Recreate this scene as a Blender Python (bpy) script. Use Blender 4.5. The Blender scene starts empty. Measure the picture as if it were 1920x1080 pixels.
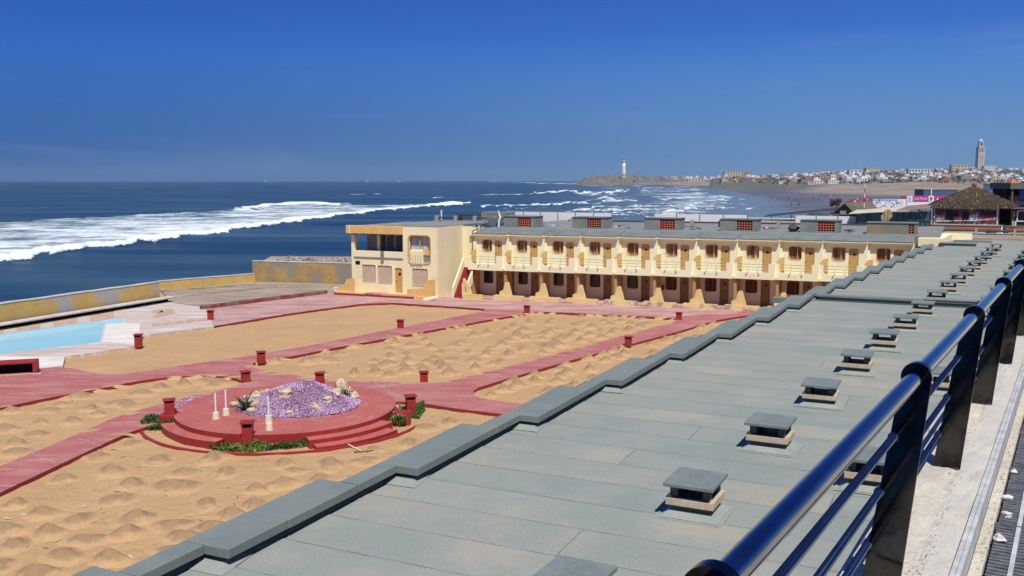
import bpy, bmesh, math, random
import numpy as np
from mathutils import Vector, Matrix
from mathutils.geometry import tessellate_polygon
random.seed(7); rng = np.random.default_rng(7)
R = math.radians
C = bpy.context.scene
COL = C.collection

# ------------------------------------------------------------ camera, sky, sun
F = 1780.0; PITCH = math.atan(202 / F); HC = 10.0
cd = bpy.data.cameras.new('camera'); cam = bpy.data.objects.new('camera', cd); COL.objects.link(cam)
cam.location = (0, 0, HC); cam.rotation_euler = (math.pi / 2 - PITCH, 0, 0)
cd.sensor_width = 36; cd.lens = 36 * F / 1920; cd.clip_start = .05; cd.clip_end = 200000
C.camera = cam
HAZE = .00004
SUN_EL, SUN_AZ = 59.0, (0.22, -0.97)          # direction the sun stands in (x, y)
w = bpy.data.worlds.new('World'); C.world = w; w.use_nodes = True
nt = w.node_tree; nt.nodes.clear()
sky = nt.nodes.new('ShaderNodeTexSky'); sky.sky_type = 'NISHITA'; sky.sun_disc = False
sky.sun_elevation = R(SUN_EL); sky.sun_rotation = math.atan2(SUN_AZ[0], SUN_AZ[1])
sky.altitude = 1500; sky.air_density = 1.0; sky.dust_density = 0.0; sky.ozone_density = 6.0
hsv = nt.nodes.new('ShaderNodeHueSaturation'); hsv.inputs['Saturation'].default_value = 1.12; hsv.inputs['Hue'].default_value = .505
gam = nt.nodes.new('ShaderNodeGamma'); gam.inputs['Gamma'].default_value = 1.0
bg = nt.nodes.new('ShaderNodeBackground'); bg.inputs['Strength'].default_value = 0.085
wo = nt.nodes.new('ShaderNodeOutputWorld')
# thin cirrus veils
tc = nt.nodes.new('ShaderNodeTexCoord'); mp = nt.nodes.new('ShaderNodeMapping')
mp.inputs['Scale'].default_value = (1.6, 1.6, 14)
n1 = nt.nodes.new('ShaderNodeTexNoise'); n1.inputs['Scale'].default_value = 1.7; n1.inputs['Detail'].default_value = 7; n1.inputs['Roughness'].default_value = .6
n1.inputs['Distortion'].default_value = .6
mr = nt.nodes.new('ShaderNodeMapRange'); mr.inputs['From Min'].default_value = .56; mr.inputs['From Max'].default_value = .9; mr.inputs['To Max'].default_value = .16
mx = nt.nodes.new('ShaderNodeMixRGB'); mx.inputs['Color2'].default_value = (5.2, 6.0, 7.2, 1)
L = nt.links.new
L(tc.outputs['Generated'], mp.inputs['Vector']); L(mp.outputs[0], n1.inputs['Vector']); L(n1.outputs['Fac'], mr.inputs['Value'])
sep = nt.nodes.new('ShaderNodeSeparateXYZ'); L(tc.outputs['Generated'], sep.inputs[0])
def wramp(stops):
    r = nt.nodes.new('ShaderNodeValToRGB'); r.color_ramp.interpolation = 'B_SPLINE'; e = r.color_ramp.elements
    while len(e) < len(stops): e.new(.5)
    for q, (p, c) in zip(e, stops): q.position = p; q.color = (*c, 1)
    return r
up = nt.nodes.new('ShaderNodeMapRange'); up.inputs['From Min'].default_value = 0; up.inputs['From Max'].default_value = .5; L(sep.outputs['Z'], up.inputs['Value'])
ga = wramp([(0, (.018, .092, .265)), (.04, (.026, .105, .31)), (.2, (.034, .136, .46)), (.30, (.027, .118, .51)), (.55, (.012, .050, .32)), (1, (.010, .040, .24))])
gb = wramp([(0, (.135, .255, .42)), (.05, (.140, .27, .47)), (.2, (.085, .235, .56)), (.30, (.040, .150, .56)), (.55, (.013, .055, .34)), (1, (.010, .040, .24))])
for r_ in (ga, gb): L(up.outputs[0], r_.inputs['Fac'])
axr = nt.nodes.new('ShaderNodeMapRange'); axr.interpolation_type = 'SMOOTHSTEP'; axr.inputs['From Min'].default_value = -.55; axr.inputs['From Max'].default_value = .45; L(sep.outputs['X'], axr.inputs['Value'])
gm = nt.nodes.new('ShaderNodeMixRGB'); L(axr.outputs[0], gm.inputs[0]); L(ga.outputs[0], gm.inputs[1]); L(gb.outputs[0], gm.inputs[2])
scl = nt.nodes.new('ShaderNodeVectorMath'); scl.operation = 'SCALE'; scl.inputs['Scale'].default_value = 11.3; L(gm.outputs[0], scl.inputs[0])
hi = nt.nodes.new('ShaderNodeMapRange'); hi.interpolation_type = 'SMOOTHSTEP'; hi.inputs['From Min'].default_value = .30; hi.inputs['From Max'].default_value = 1.0; hi.inputs['To Max'].default_value = .8; L(sep.outputs['Z'], hi.inputs['Value'])
gx = nt.nodes.new('ShaderNodeMixRGB'); L(hi.outputs[0], gx.inputs[0]); L(scl.outputs[0], gx.inputs[1]); L(gam.outputs[0], gx.inputs[2])
L(sky.outputs[0], hsv.inputs['Color']); L(hsv.outputs[0], gam.inputs['Color']); L(gx.outputs[0], mx.inputs['Color1']); L(mr.outputs[0], mx.inputs['Fac'])
L(mx.outputs[0], bg.inputs['Color']); L(bg.outputs[0], wo.inputs['Surface'])
sd = bpy.data.lights.new('sun', 'SUN'); sun = bpy.data.objects.new('sun', sd); COL.objects.link(sun)
sd.energy = 4.2; sd.angle = R(.5); sd.color = (1.0, .96, .89)
sh = math.hypot(*SUN_AZ)
sv = Vector((SUN_AZ[0] / sh * math.cos(R(SUN_EL)), SUN_AZ[1] / sh * math.cos(R(SUN_EL)), math.sin(R(SUN_EL))))
sun.rotation_euler = sv.to_track_quat('Z', 'Y').to_euler()
C.view_settings.view_transform = 'Standard'; C.view_settings.look = 'None'
C.view_settings.exposure = 0.14; C.view_settings.gamma = 1.0; C.view_settings.use_curve_mapping = False
C.cycles.max_bounces = 6

# ------------------------------------------------------------ frames and helpers
AX = R(25.4); U = Vector((math.cos(AX), -math.sin(AX), 0)); V = Vector((math.sin(AX), math.cos(AX), 0))
def at(px, py, z=0.0):
    """point of the ground plane at height z seen in that direction of the survey"""
    dx = (px - 960) / F; dz = -(py - 540) / F; c, s = math.cos(PITCH), math.sin(PITCH)
    y = c + dz * s; zz = -s + dz * c; t = (z - HC) / zz
    return Vector((dx * t, y * t, z))
def loc(r, a, z=0.0): return U * r + V * a + Vector((0, 0, z))
def ral(p): return p.dot(U), p.dot(V)

def tag(o, label=None, cat=None, group=None, kind=None):
    if label: o['label'] = label
    if cat: o['category'] = cat
    if group: o['group'] = group
    if kind: o['kind'] = kind
    return o
def thing(name, label, cat, p=(0, 0, 0), rz=0, group=None):
    o = bpy.data.objects.new(name, None); COL.objects.link(o); o.location = p; o.rotation_euler = (0, 0, rz)
    o.empty_display_size = .3
    return tag(o, label, cat, group)
def copy_tree(o, parent=None):
    c = o.copy(); COL.objects.link(c); c.parent = parent
    for ch in list(o.children): copy_tree(ch, c)
    return c

class MB:
    def __init__(s): s.v = []; s.f = []; s.m = []
    def add(s, vs, fs, m=0):
        b = len(s.v); s.v += [tuple(v) for v in vs]
        for f in fs: s.f.append([i + b for i in f]); s.m.append(m)
        return s
    def box(s, x0, x1, y0, y1, z0, z1, m=0):
        vs = [(x, y, z) for z in (z0, z1) for y in (y0, y1) for x in (x0, x1)]
        return s.add(vs, [(0, 2, 3, 1), (4, 5, 7, 6), (0, 1, 5, 4), (1, 3, 7, 5), (3, 2, 6, 7), (2, 0, 4, 6)], m)
    def beam(s, p, q, wd, h, m=0, up=Vector((0, 0, 1))):
        p = Vector(p); q = Vector(q); d = (q - p).normalized(); x = d.cross(up).normalized() * wd / 2; y = x.cross(d).normalized() * h / 2
        vs = [e + a * x + b * y for e in (p, q) for b in (-1, 1) for a in (-1, 1)]
        return s.add(vs, [(0, 1, 3, 2), (4, 6, 7, 5), (0, 4, 5, 1), (1, 5, 7, 3), (3, 7, 6, 2), (2, 6, 4, 0)], m)
    def tube(s, pts, r, n=12, m=0, caps=True):
        pts = [Vector(p) for p in pts]; rs = r if isinstance(r, (list, tuple)) else [r] * len(pts); b = len(s.v)
        for i, p in enumerate(pts):
            d = (pts[min(i + 1, len(pts) - 1)] - pts[max(i - 1, 0)]).normalized()
            ref = Vector((0, 0, 1)) if abs(d.z) < .95 else Vector((1, 0, 0))
            x = d.cross(ref).normalized(); y = x.cross(d)
            for k in range(n):
                t = 2 * math.pi * k / n; s.v.append(tuple(p + (x * math.cos(t) + y * math.sin(t)) * rs[i]))
        for i in range(len(pts) - 1):
            for k in range(n):
                a, c = b + i * n + k, b + i * n + (k + 1) % n
                s.f.append([a, c, c + n, a + n]); s.m.append(m)
        if caps:
            s.f.append([b + k for k in range(n)][::-1]); s.m.append(m)
            e = b + (len(pts) - 1) * n; s.f.append([e + k for k in range(n)]); s.m.append(m)
        return s
    def slab(s, poly, holes, z0, z1, axis='z', mtop=0, mside=None, bottom=False):
        """polygon with holes extruded; axis 'z': poly in xy; axis 'y': poly in xz, z0..z1 along y (z0 = front)"""
        mside = mtop if mside is None else mside
        loops = [[Vector((p[0], p[1], 0)) for p in l] for l in [poly] + list(holes)]
        tris = tessellate_polygon(loops); flat = [p for l in loops for p in l]
        if axis == 'z': mk = lambda p, h: (p.x, p.y, h)
        elif axis == 'y': mk = lambda p, h: (p.x, h, p.y)
        else: mk = lambda p, h: (h, p.x, p.y)
        n = len(flat); b = len(s.v)
        s.v += [mk(p, z1) for p in flat] + [mk(p, z0) for p in flat]
        for t in tris:
            s.f.append([b + i for i in t]); s.m.append(mtop)
            if bottom or axis != 'z': s.f.append([b + n + i for i in t][::-1]); s.m.append(mtop)
        o = 0
        for l in loops:
            k = len(l)
            for i in range(k):
                j = (i + 1) % k; s.f.append([b + o + i, b + o + j, b + n + o + j, b + n + o + i]); s.m.append(mside)
            o += k
        return s
    def build(s, name, mats, parent=None, bevel=0, smooth=False, kind=None, fixn=True):
        me = bpy.data.meshes.new(name); me.from_pydata(s.v, [], s.f)
        if not isinstance(mats, (list, tuple)): mats = [mats]
        for m in mats: me.materials.append(m)
        me.polygons.foreach_set('material_index', s.m)
        if fixn:
            bm = bmesh.new(); bm.from_mesh(me); bmesh.ops.recalc_face_normals(bm, faces=bm.faces); bm.to_mesh(me); bm.free()
        if smooth: me.polygons.foreach_set('use_smooth', [True] * len(me.polygons))
        o = bpy.data.objects.new(name, me); COL.objects.link(o); o.parent = parent
        if bevel:
            md = o.modifiers.new('bevel', 'BEVEL'); md.width = bevel; md.segments = 2; md.limit_method = 'ANGLE'; md.angle_limit = R(40)
        if kind: o['kind'] = kind
        return o
def rrect(x0, x1, z0, z1, r=.12, n=4, corners=(1, 1, 1, 1)):
    out = []
    for (cx, cz, a0, on) in ((x1 - r, z0 + r, -90, corners[0]), (x1 - r, z1 - r, 0, corners[1]), (x0 + r, z1 - r, 90, corners[2]), (x0 + r, z0 + r, 180, corners[3])):
        if on:
            for k in range(n + 1):
                a = R(a0 + 90 * k / n); out.append((cx + r * math.cos(a), cz + r * math.sin(a)))
        else:
            sx = 1 if cx > (x0 + x1) / 2 else -1; sz = 1 if cz > (z0 + z1) / 2 else -1
            out.append((cx + r * sx, cz + r * sz))
    return out
def chaikin(pts, it=2):
    for _ in range(it):
        o = []
        for i in range(len(pts)):
            a, b = Vector(pts[i][:2]), Vector(pts[(i + 1) % len(pts)][:2]); o += [a * .8 + b * .2, a * .2 + b * .8]
        pts = [tuple(p) for p in o]
    return pts
def W(pxs, z=0.0): return [tuple(at(x, y, z)[:2]) for x, y in pxs]
def inside(p, poly):
    x, y = p[0], p[1]; c = False; n = len(poly)
    for i in range(n):
        x1, y1 = poly[i][:2]; x2, y2 = poly[(i + 1) % n][:2]
        if (y1 > y) != (y2 > y) and x < (x2 - x1) * (y - y1) / (y2 - y1) + x1: c = not c
    return c

def ring(b, r0, r1, z0, z1, a0=0, a1=360, n=72, m=0, ms=1):
    full = a1 - a0 >= 360; k = n if full else n + 1; base = len(b.v)
    for i in range(k):
        a = R(a0 + (a1 - a0) * i / n); c, s_ = math.cos(a), math.sin(a)
        for (r_, z_) in ((r0, z1), (r1, z1), (r1, z0)): b.v.append((r_ * c, r_ * s_, z_))
    for i in range(n):
        j = (i + 1) % k; A_, B_ = base + i * 3, base + j * 3
        b.f += [[A_, B_, B_ + 1, A_ + 1], [A_ + 1, B_ + 1, B_ + 2, A_ + 2]]; b.m += [m, ms]
    if not full:
        for e in (base, base + (k - 1) * 3): b.v += [(b.v[e][0], b.v[e][1], z0)]; b.f.append([e, e + 1, e + 2, len(b.v) - 1]); b.m.append(ms)
    return b
# ------------------------------------------------------------ materials
def mat(name, col, col2=None, scale=3.0, lo=.4, hi=.6, rough=.85, bump=.0, bscale=40, metal=0, stretch=(1, 1, 1), rot=0,
        col3=None, scale3=8, lo3=.55, hi3=.62, stretch3=(1, 1, 1), spec=.3, obj=False, bdist=.02, fine=.0, fscale=120, relief=0):
    m = bpy.data.materials.new(name); m.use_nodes = True; n = m.node_tree.nodes; l = m.node_tree.links.new
    b = n['Principled BSDF']; b.inputs['Roughness'].default_value = rough; b.inputs['Metallic'].default_value = metal
    b.inputs['Specular IOR Level'].default_value = spec; b.inputs['Base Color'].default_value = (*col, 1)
    g = n.new('ShaderNodeTexCoord') if obj else n.new('ShaderNodeNewGeometry'); src = g.outputs['Object'] if obj else g.outputs['Position']
    def noise(sc, st, det=5, ro=.6):
        mpn = n.new('ShaderNodeMapping'); mpn.inputs['Scale'].default_value = st; mpn.inputs['Rotation'].default_value = (0, 0, rot)
        l(src, mpn.inputs['Vector']); t = n.new('ShaderNodeTexNoise'); t.inputs['Scale'].default_value = sc; t.inputs['Detail'].default_value = det
        t.inputs['Roughness'].default_value = ro; l(mpn.outputs[0], t.inputs['Vector']); return t.outputs['Fac']
    def rng_(f, a, c):
        r = n.new('ShaderNodeMapRange'); r.inputs['From Min'].default_value = a; r.inputs['From Max'].default_value = c; l(f, r.inputs['Value']); return r.outputs[0]
    cur = None
    if col2:
        x = n.new('ShaderNodeMixRGB'); x.inputs[1].default_value = (*col, 1); x.inputs[2].default_value = (*col2, 1)
        l(rng_(noise(scale, stretch), lo, hi), x.inputs[0]); cur = x.outputs[0]
    if col3:
        x = n.new('ShaderNodeMixRGB'); x.inputs[2].default_value = (*col3, 1)
        if cur: l(cur, x.inputs[1])
        else: x.inputs[1].default_value = (*col, 1)
        l(rng_(noise(scale3, stretch3, 8, .7), lo3, hi3), x.inputs[0]); cur = x.outputs[0]
    if fine:
        x = n.new('ShaderNodeMixRGB'); x.blend_type = 'MULTIPLY'; x.inputs[0].default_value = 1
        if cur: l(cur, x.inputs[1])
        else: x.inputs[1].default_value = (*col, 1)
        r = n.new('ShaderNodeMapRange'); r.inputs['From Min'].default_value = .3; r.inputs['From Max'].default_value = .7
        r.inputs['To Min'].default_value = 1 - fine; r.inputs['To Max'].default_value = 1 + fine; l(noise(fscale, (1, 1, 1), 2), r.inputs['Value'])
        cb = n.new('ShaderNodeCombineColor'); [l(r.outputs[0], cb.inputs[i]) for i in range(3)]
        l(cb.outputs[0], x.inputs[2]); cur = x.outputs[0]
    if cur: l(cur, b.inputs['Base Color'])
    if bump:
        bn = n.new('ShaderNodeBump'); bn.inputs['Strength'].default_value = bump; bn.inputs['Distance'].default_value = bdist
        hs = noise(bscale, (1, 1, 1), 6, .65)
        if relief:
            vz = n.new('ShaderNodeTexVoronoi'); vz.inputs['Scale'].default_value = relief; vz.feature = 'SMOOTH_F1'; wv = n.new('ShaderNodeVectorMath'); wv.operation = 'ADD'; nn_ = n.new('ShaderNodeTexNoise'); nn_.inputs['Scale'].default_value = 1.3; l(src, nn_.inputs['Vector']); l(src, wv.inputs[0]); l(nn_.outputs['Color'], wv.inputs[1]); l(wv.outputs[0], vz.inputs['Vector'])
            q_ = n.new('ShaderNodeMath'); q_.operation = 'MULTIPLY_ADD'; l(vz.outputs['Distance'], q_.inputs[0]); q_.inputs[1].default_value = 1.1; l(hs, q_.inputs[2]); hs = q_.outputs[0]
        l(hs, bn.inputs['Height']); l(bn.outputs[0], b.inputs['Normal'])
    return m
M = {}
M['sand'] = mat('sand', (.53, .335, .168), (.47, .295, .145), .35, .35, .65, .95, .8, 5, bdist=.08, col3=(.40, .25, .13), scale3=2.6, lo3=.56, hi3=.76, fine=.13, fscale=26, relief=2.6)
M['mound'] = mat('mound_sand', (.50, .315, .150), fine=.1, fscale=25, bump=.6, bscale=14, bdist=.05, rough=.95)
M['red'] = mat('red_paving', (.39, .115, .11), (.46, .215, .195), .45, .40, .70, .8, .2, 30, stretch=(.6, 1.8, 1), rot=R(60), col3=(.56, .36, .31), scale3=1.7, lo3=.54, hi3=.74, stretch3=(.35, 1.8, 1), fine=.10, fscale=9)
M['redold'] = mat('faded_red_paving', (.42, .20, .18), (.50, .33, .30), .5, .42, .6, .85, .25, 20, stretch=(.5, 1.6, 1), rot=R(10), col3=(.66, .58, .52), scale3=1.6, lo3=.56, hi3=.66, stretch3=(.3, 1.8, 1), fine=.08, fscale=9)
M['redside'] = mat('red_kerb', (.28, .030, .028), (.20, .03, .03), 2, rough=.6, col3=(.35, .26, .22), scale3=2.0, lo3=.66, hi3=.70, fine=.1, fscale=14)
M['redpaint'] = mat('red_paint', (.34, .032, .030), (.28, .028, .028), 5, rough=.5, fine=.1, fscale=30)
M['reddisc'] = mat('red_platform', (.46, .135, .115), (.41, .11, .095), .8, .4, .6, .75, .15, 25, col3=(.50, .25, .21), scale3=1.8, lo3=.55, hi3=.75, fine=.06, fscale=12)
M['deck'] = mat('pool_deck', (.50, .42, .36), (.56, .44, .38), .8, .4, .6, .75, .25, 12, stretch=(.4, 2, 1), rot=R(12), col3=(.76, .73, .68), scale3=1.1, lo3=.50, hi3=.66, stretch3=(.25, 2.2, 1), fine=.08, fscale=8)
M['whitedeck'] = mat('white_deck', (.62, .58, .50), (.78, .75, .68), 1.3, .4, .6, .75, .2, 12, stretch=(.3, 2.2, 1), rot=R(12), fine=.08, fscale=8)
M['tile'] = mat('pool_edge_tile', (.50, .38, .27), (.46, .30, .23), 1.5, rough=.8, fine=.1, fscale=10)
M['oldconc'] = mat('old_concrete', (.42, .32, .24), (.25, .21, .165), .5, .38, .62, .9, .4, 10, stretch=(.5, 1.4, 1), rot=R(10), col3=(.55, .48, .38), scale3=1.4, lo3=.58, hi3=.72, stretch3=(.4, 1.8, 1), fine=.1, fscale=8)
M['pooltop'] = mat('weathered_slab', (.48, .46, .44), (.60, .58, .56), 1.5, rough=.8, fine=.1)
M['yellow'] = mat('yellow_wall', (.58, .41, .14), (.53, .36, .12), .7, .4, .6, .85, .3, 12, col3=(.42, .40, .36), scale3=.33, lo3=.52, hi3=.55, fine=.08, fscale=10)
M['yellowold'] = mat('stained_yellow_wall', (.50, .32, .09), (.33, .24, .12), .8, .35, .6, .9, .4, 10, col3=(.27, .25, .22), scale3=.45, lo3=.50, hi3=.58, fine=.1, fscale=10)
M['cream'] = mat('cream_render', (.90, .83, .53), (.87, .79, .49), 1.0, rough=.85, fine=.04, fscale=8, bump=.1, bscale=20, col3=(.60, .49, .31), scale3=1.7, lo3=.70, hi3=.78)
M['white'] = mat('white_render', (.90, .87, .61), (.88, .84, .57), 1.2, rough=.8, fine=.03, fscale=8)
M['side'] = mat('pale_render', (.82, .73, .50), (.79, .70, .47), .8, rough=.85, fine=.04, fscale=6, col3=(.48, .40, .30), scale3=1.2, lo3=.68, hi3=.74)
M['orange'] = mat('ochre_render', (.78, .50, .20), (.72, .44, .16), 1.0, rough=.85, fine=.06, fscale=8, col3=(.52, .38, .20), scale3=2.2, lo3=.68, hi3=.76)
M['planter'] = mat('planter_render', (.80, .61, .27), (.75, .56, .25), 1.5, rough=.85, fine=.06, fscale=8)
M['planterold'] = mat('patched_planter', (.78, .60, .29), (.38, .34, .28), 1.1, .50, .56, .9, fine=.1, fscale=8)
M['tan'] = mat('tan_door', (.58, .36, .12), (.54, .33, .11), 3, rough=.6, fine=.05)
M['floorpink'] = mat('pale_red_step', (.50, .20, .17), (.60, .42, .38), 1.5, .5, .7, .8, fine=.08)
M['curtain'] = mat('orange_curtain', (.40, .18, .08), (.22, .09, .04), 9, .4, .6, .8, stretch=(1, 1, .1), col3=(.80, .55, .32), scale3=3.5, lo3=.62, hi3=.66, stretch3=(1, 1, .05))
M['curtainb'] = mat('worn_curtain', (.34, .17, .09), (.16, .07, .04), 7, .4, .6, .8, stretch=(1, 1, .1), col3=(.78, .50, .28), scale3=2.6, lo3=.52, hi3=.56, stretch3=(1, 1, .05))
M['curtainc'] = mat('faded_curtain', (.46, .25, .13), (.26, .12, .06), 8, .4, .6, .8, stretch=(1, 1, .1), col3=(.08, .04, .03), scale3=3, lo3=.58, hi3=.62, stretch3=(1, 1, .05))
M['curtaind'] = mat('brown_curtain', (.20, .07, .025), (.12, .04, .015), 9, .4, .6, .7, stretch=(1, 1, .1))
M['whitecurtain'] = mat('white_curtain', (.62, .66, .66), (.30, .34, .34), 6, .4, .6, .8, stretch=(1, 1, .1))
M['dark'] = mat('dark_glass', (.012, .016, .018), rough=.12, spec=.5)
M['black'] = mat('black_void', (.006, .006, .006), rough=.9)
M['board'] = mat('window_board', (.56, .46, .34), (.50, .41, .30), 2, rough=.85, fine=.05)
M['bluerail'] = mat('blue_grey_rail', (.16, .19, .24), rough=.4)
M['felt'] = mat('roofing_felt', (.255, .285, .26), (.32, .325, .285), .55, .40, .62, .9, .35, 60, stretch=(1, 1, 1), bdist=.008, col3=(.36, .325, .26), scale3=.55, lo3=.54, hi3=.70, stretch3=(1, 1, 1), fine=.13, fscale=50)
M['felt2'] = mat('roofing_felt_b', (.265, .29, .265), (.31, .31, .27), .8, .42, .60, .9, .35, 60, bdist=.008, col3=(.35, .32, .255), scale3=.7, lo3=.53, hi3=.68, fine=.14, fscale=50)
M['felt3'] = mat('roofing_felt_c', (.24, .275, .255), (.295, .31, .28), .6, .42, .60, .9, .35, 60, bdist=.008, col3=(.23, .26, .25), scale3=.6, lo3=.52, hi3=.72, fine=.14, fscale=50)
M['coping'] = mat('coping_felt', (.17, .205, .195), (.20, .23, .215), 1.2, .4, .6, .85, .5, 70, bdist=.008, fine=.14, fscale=80)
M['upstand'] = mat('upstand_felt', (.265, .295, .275), (.30, .325, .30), 3, rough=.85, fine=.12, fscale=60, bump=.3, bscale=50, bdist=.01)
M['capslab'] = mat('vent_slab', (.165, .20, .20), (.20, .235, .23), 3, rough=.85, fine=.22, fscale=60, bump=.6, bscale=60, bdist=.01, obj=True)
M['curb'] = mat('vent_curb', (.56, .46, .34), (.50, .40, .29), 4, rough=.85, fine=.1, fscale=20, bump=.4, bscale=30, bdist=.01)
M['leg'] = mat('vent_leg', (.09, .11, .11), rough=.8, fine=.15)
M['roofgrey'] = mat('old_grey_roof', (.20, .215, .205), (.26, .26, .24), .6, .4, .6, .9, fine=.1, fscale=6)
M['feltslope'] = mat('felt_roof_edge', (.15, .185, .19), (.20, .225, .22), .7, .4, .6, .9, fine=.08, fscale=8)
M['greybox'] = mat('grey_concrete', (.20, .22, .20), (.26, .27, .24), .9, .4, .6, .9, fine=.08, fscale=8)
M['stainbox'] = mat('stained_concrete', (.20, .215, .20), (.30, .24, .13), .8, .4, .6, .9, fine=.08, fscale=8)
M['lattice'] = mat('red_lattice', (.60, .17, .11), rough=.7)
M['chrome'] = mat('polished_steel', (.20, .21, .25), (.27, .28, .33), 3, rough=.09, metal=1)
M['plate'] = mat('dark_polished_steel', (.022, .022, .024), (.06, .06, .06), 4, rough=.09, metal=1)
M['ledge'] = mat('ledge_concrete', (.60, .55, .45), (.50, .455, .375), 2.2, .4, .62, .9, .8, 18, bdist=.02, col3=(.34, .29, .23), scale3=5, lo3=.58, hi3=.66, fine=.14, fscale=60)
M['screed'] = mat('screed_concrete', (.50, .475, .42), (.57, .54, .47), 2.5, .4, .62, .9, .4, 30, bdist=.01, fine=.1, fscale=60)
M['whitepaint'] = mat('white_splash', (.74, .74, .72), (.55, .50, .43), 9, .52, .62, .8, .5, 30, bdist=.01, fine=.1, fscale=50)
M['angle'] = mat('aluminium_angle', (.58, .58, .57), (.42, .43, .43), 6, .4, .6, rough=.55, metal=0, stretch=(1, 1, .2), fine=.1)
M['grate'] = mat('grate_bars', (.30, .31, .32), (.18, .19, .20), 12, .4, .6, rough=.45, metal=.5, fine=.2, fscale=60)
M['rubble'] = mat('crumbled_mortar', (.58, .52, .43), (.40, .34, .27), 14, .4, .6, .95, .6, 60, bdist=.01)
M['purple'] = mat('purple_bloom', (.58, .36, .56), rough=.7)
M['purple2'] = mat('pink_bloom', (.75, .55, .77), rough=.7)
M['purple3'] = mat('bloom_stems', (.42, .26, .38), rough=.8)
M['soil'] = mat('bed_soil', (.28, .18, .20), (.36, .20, .34), 5, rough=.95, fine=.2, fscale=14)
M['rock'] = mat('pale_rock', (.66, .55, .38), (.48, .37, .24), 4, .42, .6, .9, .9, 9, bdist=.05, fine=.15, fscale=20)
M['leaf'] = mat('leaf_green', (.045, .11, .022), rough=.6)
M['leaf2'] = mat('leaf_yellow_green', (.13, .19, .035), rough=.6)
M['agave'] = mat('agave_leaf', (.035, .06, .035), (.10, .13, .05), 6, rough=.5)
M['petal'] = mat('pale_petal', (.75, .72, .45), rough=.6)
M['whitepole'] = mat('white_pole', (.80, .81, .80), rough=.4)
M['polebase'] = mat('cream_pole_base', (.72, .66, .50), rough=.8, fine=.06)
M['plasterwhite'] = mat('painted_white', (.80, .80, .80), rough=.7)
M['teal'] = mat('teal_glass', (.05, .11, .12), (.07, .14, .15), 2, rough=.12, spec=.6)
M['steeldark'] = mat('dark_frame', (.03, .045, .05), rough=.4)
M['thatch'] = mat('thatch', (.105, .075, .048), (.055, .043, .03), 6, .4, .6, .95, fine=.25, fscale=20)
M['thatchpale'] = mat('pale_thatch', (.34, .24, .13), rough=.95, fine=.2)
M['terracotta'] = mat('terracotta', (.36, .14, .075), (.30, .17, .11), 2, rough=.8, fine=.1)
M['brownroof'] = mat('brown_sheet_roof', (.22, .17, .14), (.30, .22, .18), 3, rough=.8, stretch=(1, .2, 1), fine=.1)
M['oliveroof'] = mat('olive_roof', (.13, .13, .09), (.16, .15, .11), 3, rough=.8, fine=.1)
M['woodpost'] = mat('wood_post', (.18, .10, .05), rough=.8)
M['pipe'] = mat('dark_pipe', (.05, .06, .065), rough=.5)
M['concpost'] = mat('concrete_post', (.38, .36, .30), rough=.9, fine=.1)
M['chip'] = mat('pale_chip', (.72, .70, .66), (.5, .48, .45), 30, rough=.9)
M['palesheet'] = mat('pale_sheet', (.66, .60, .46), (.50, .48, .40), 1.2, rough=.7)

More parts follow.
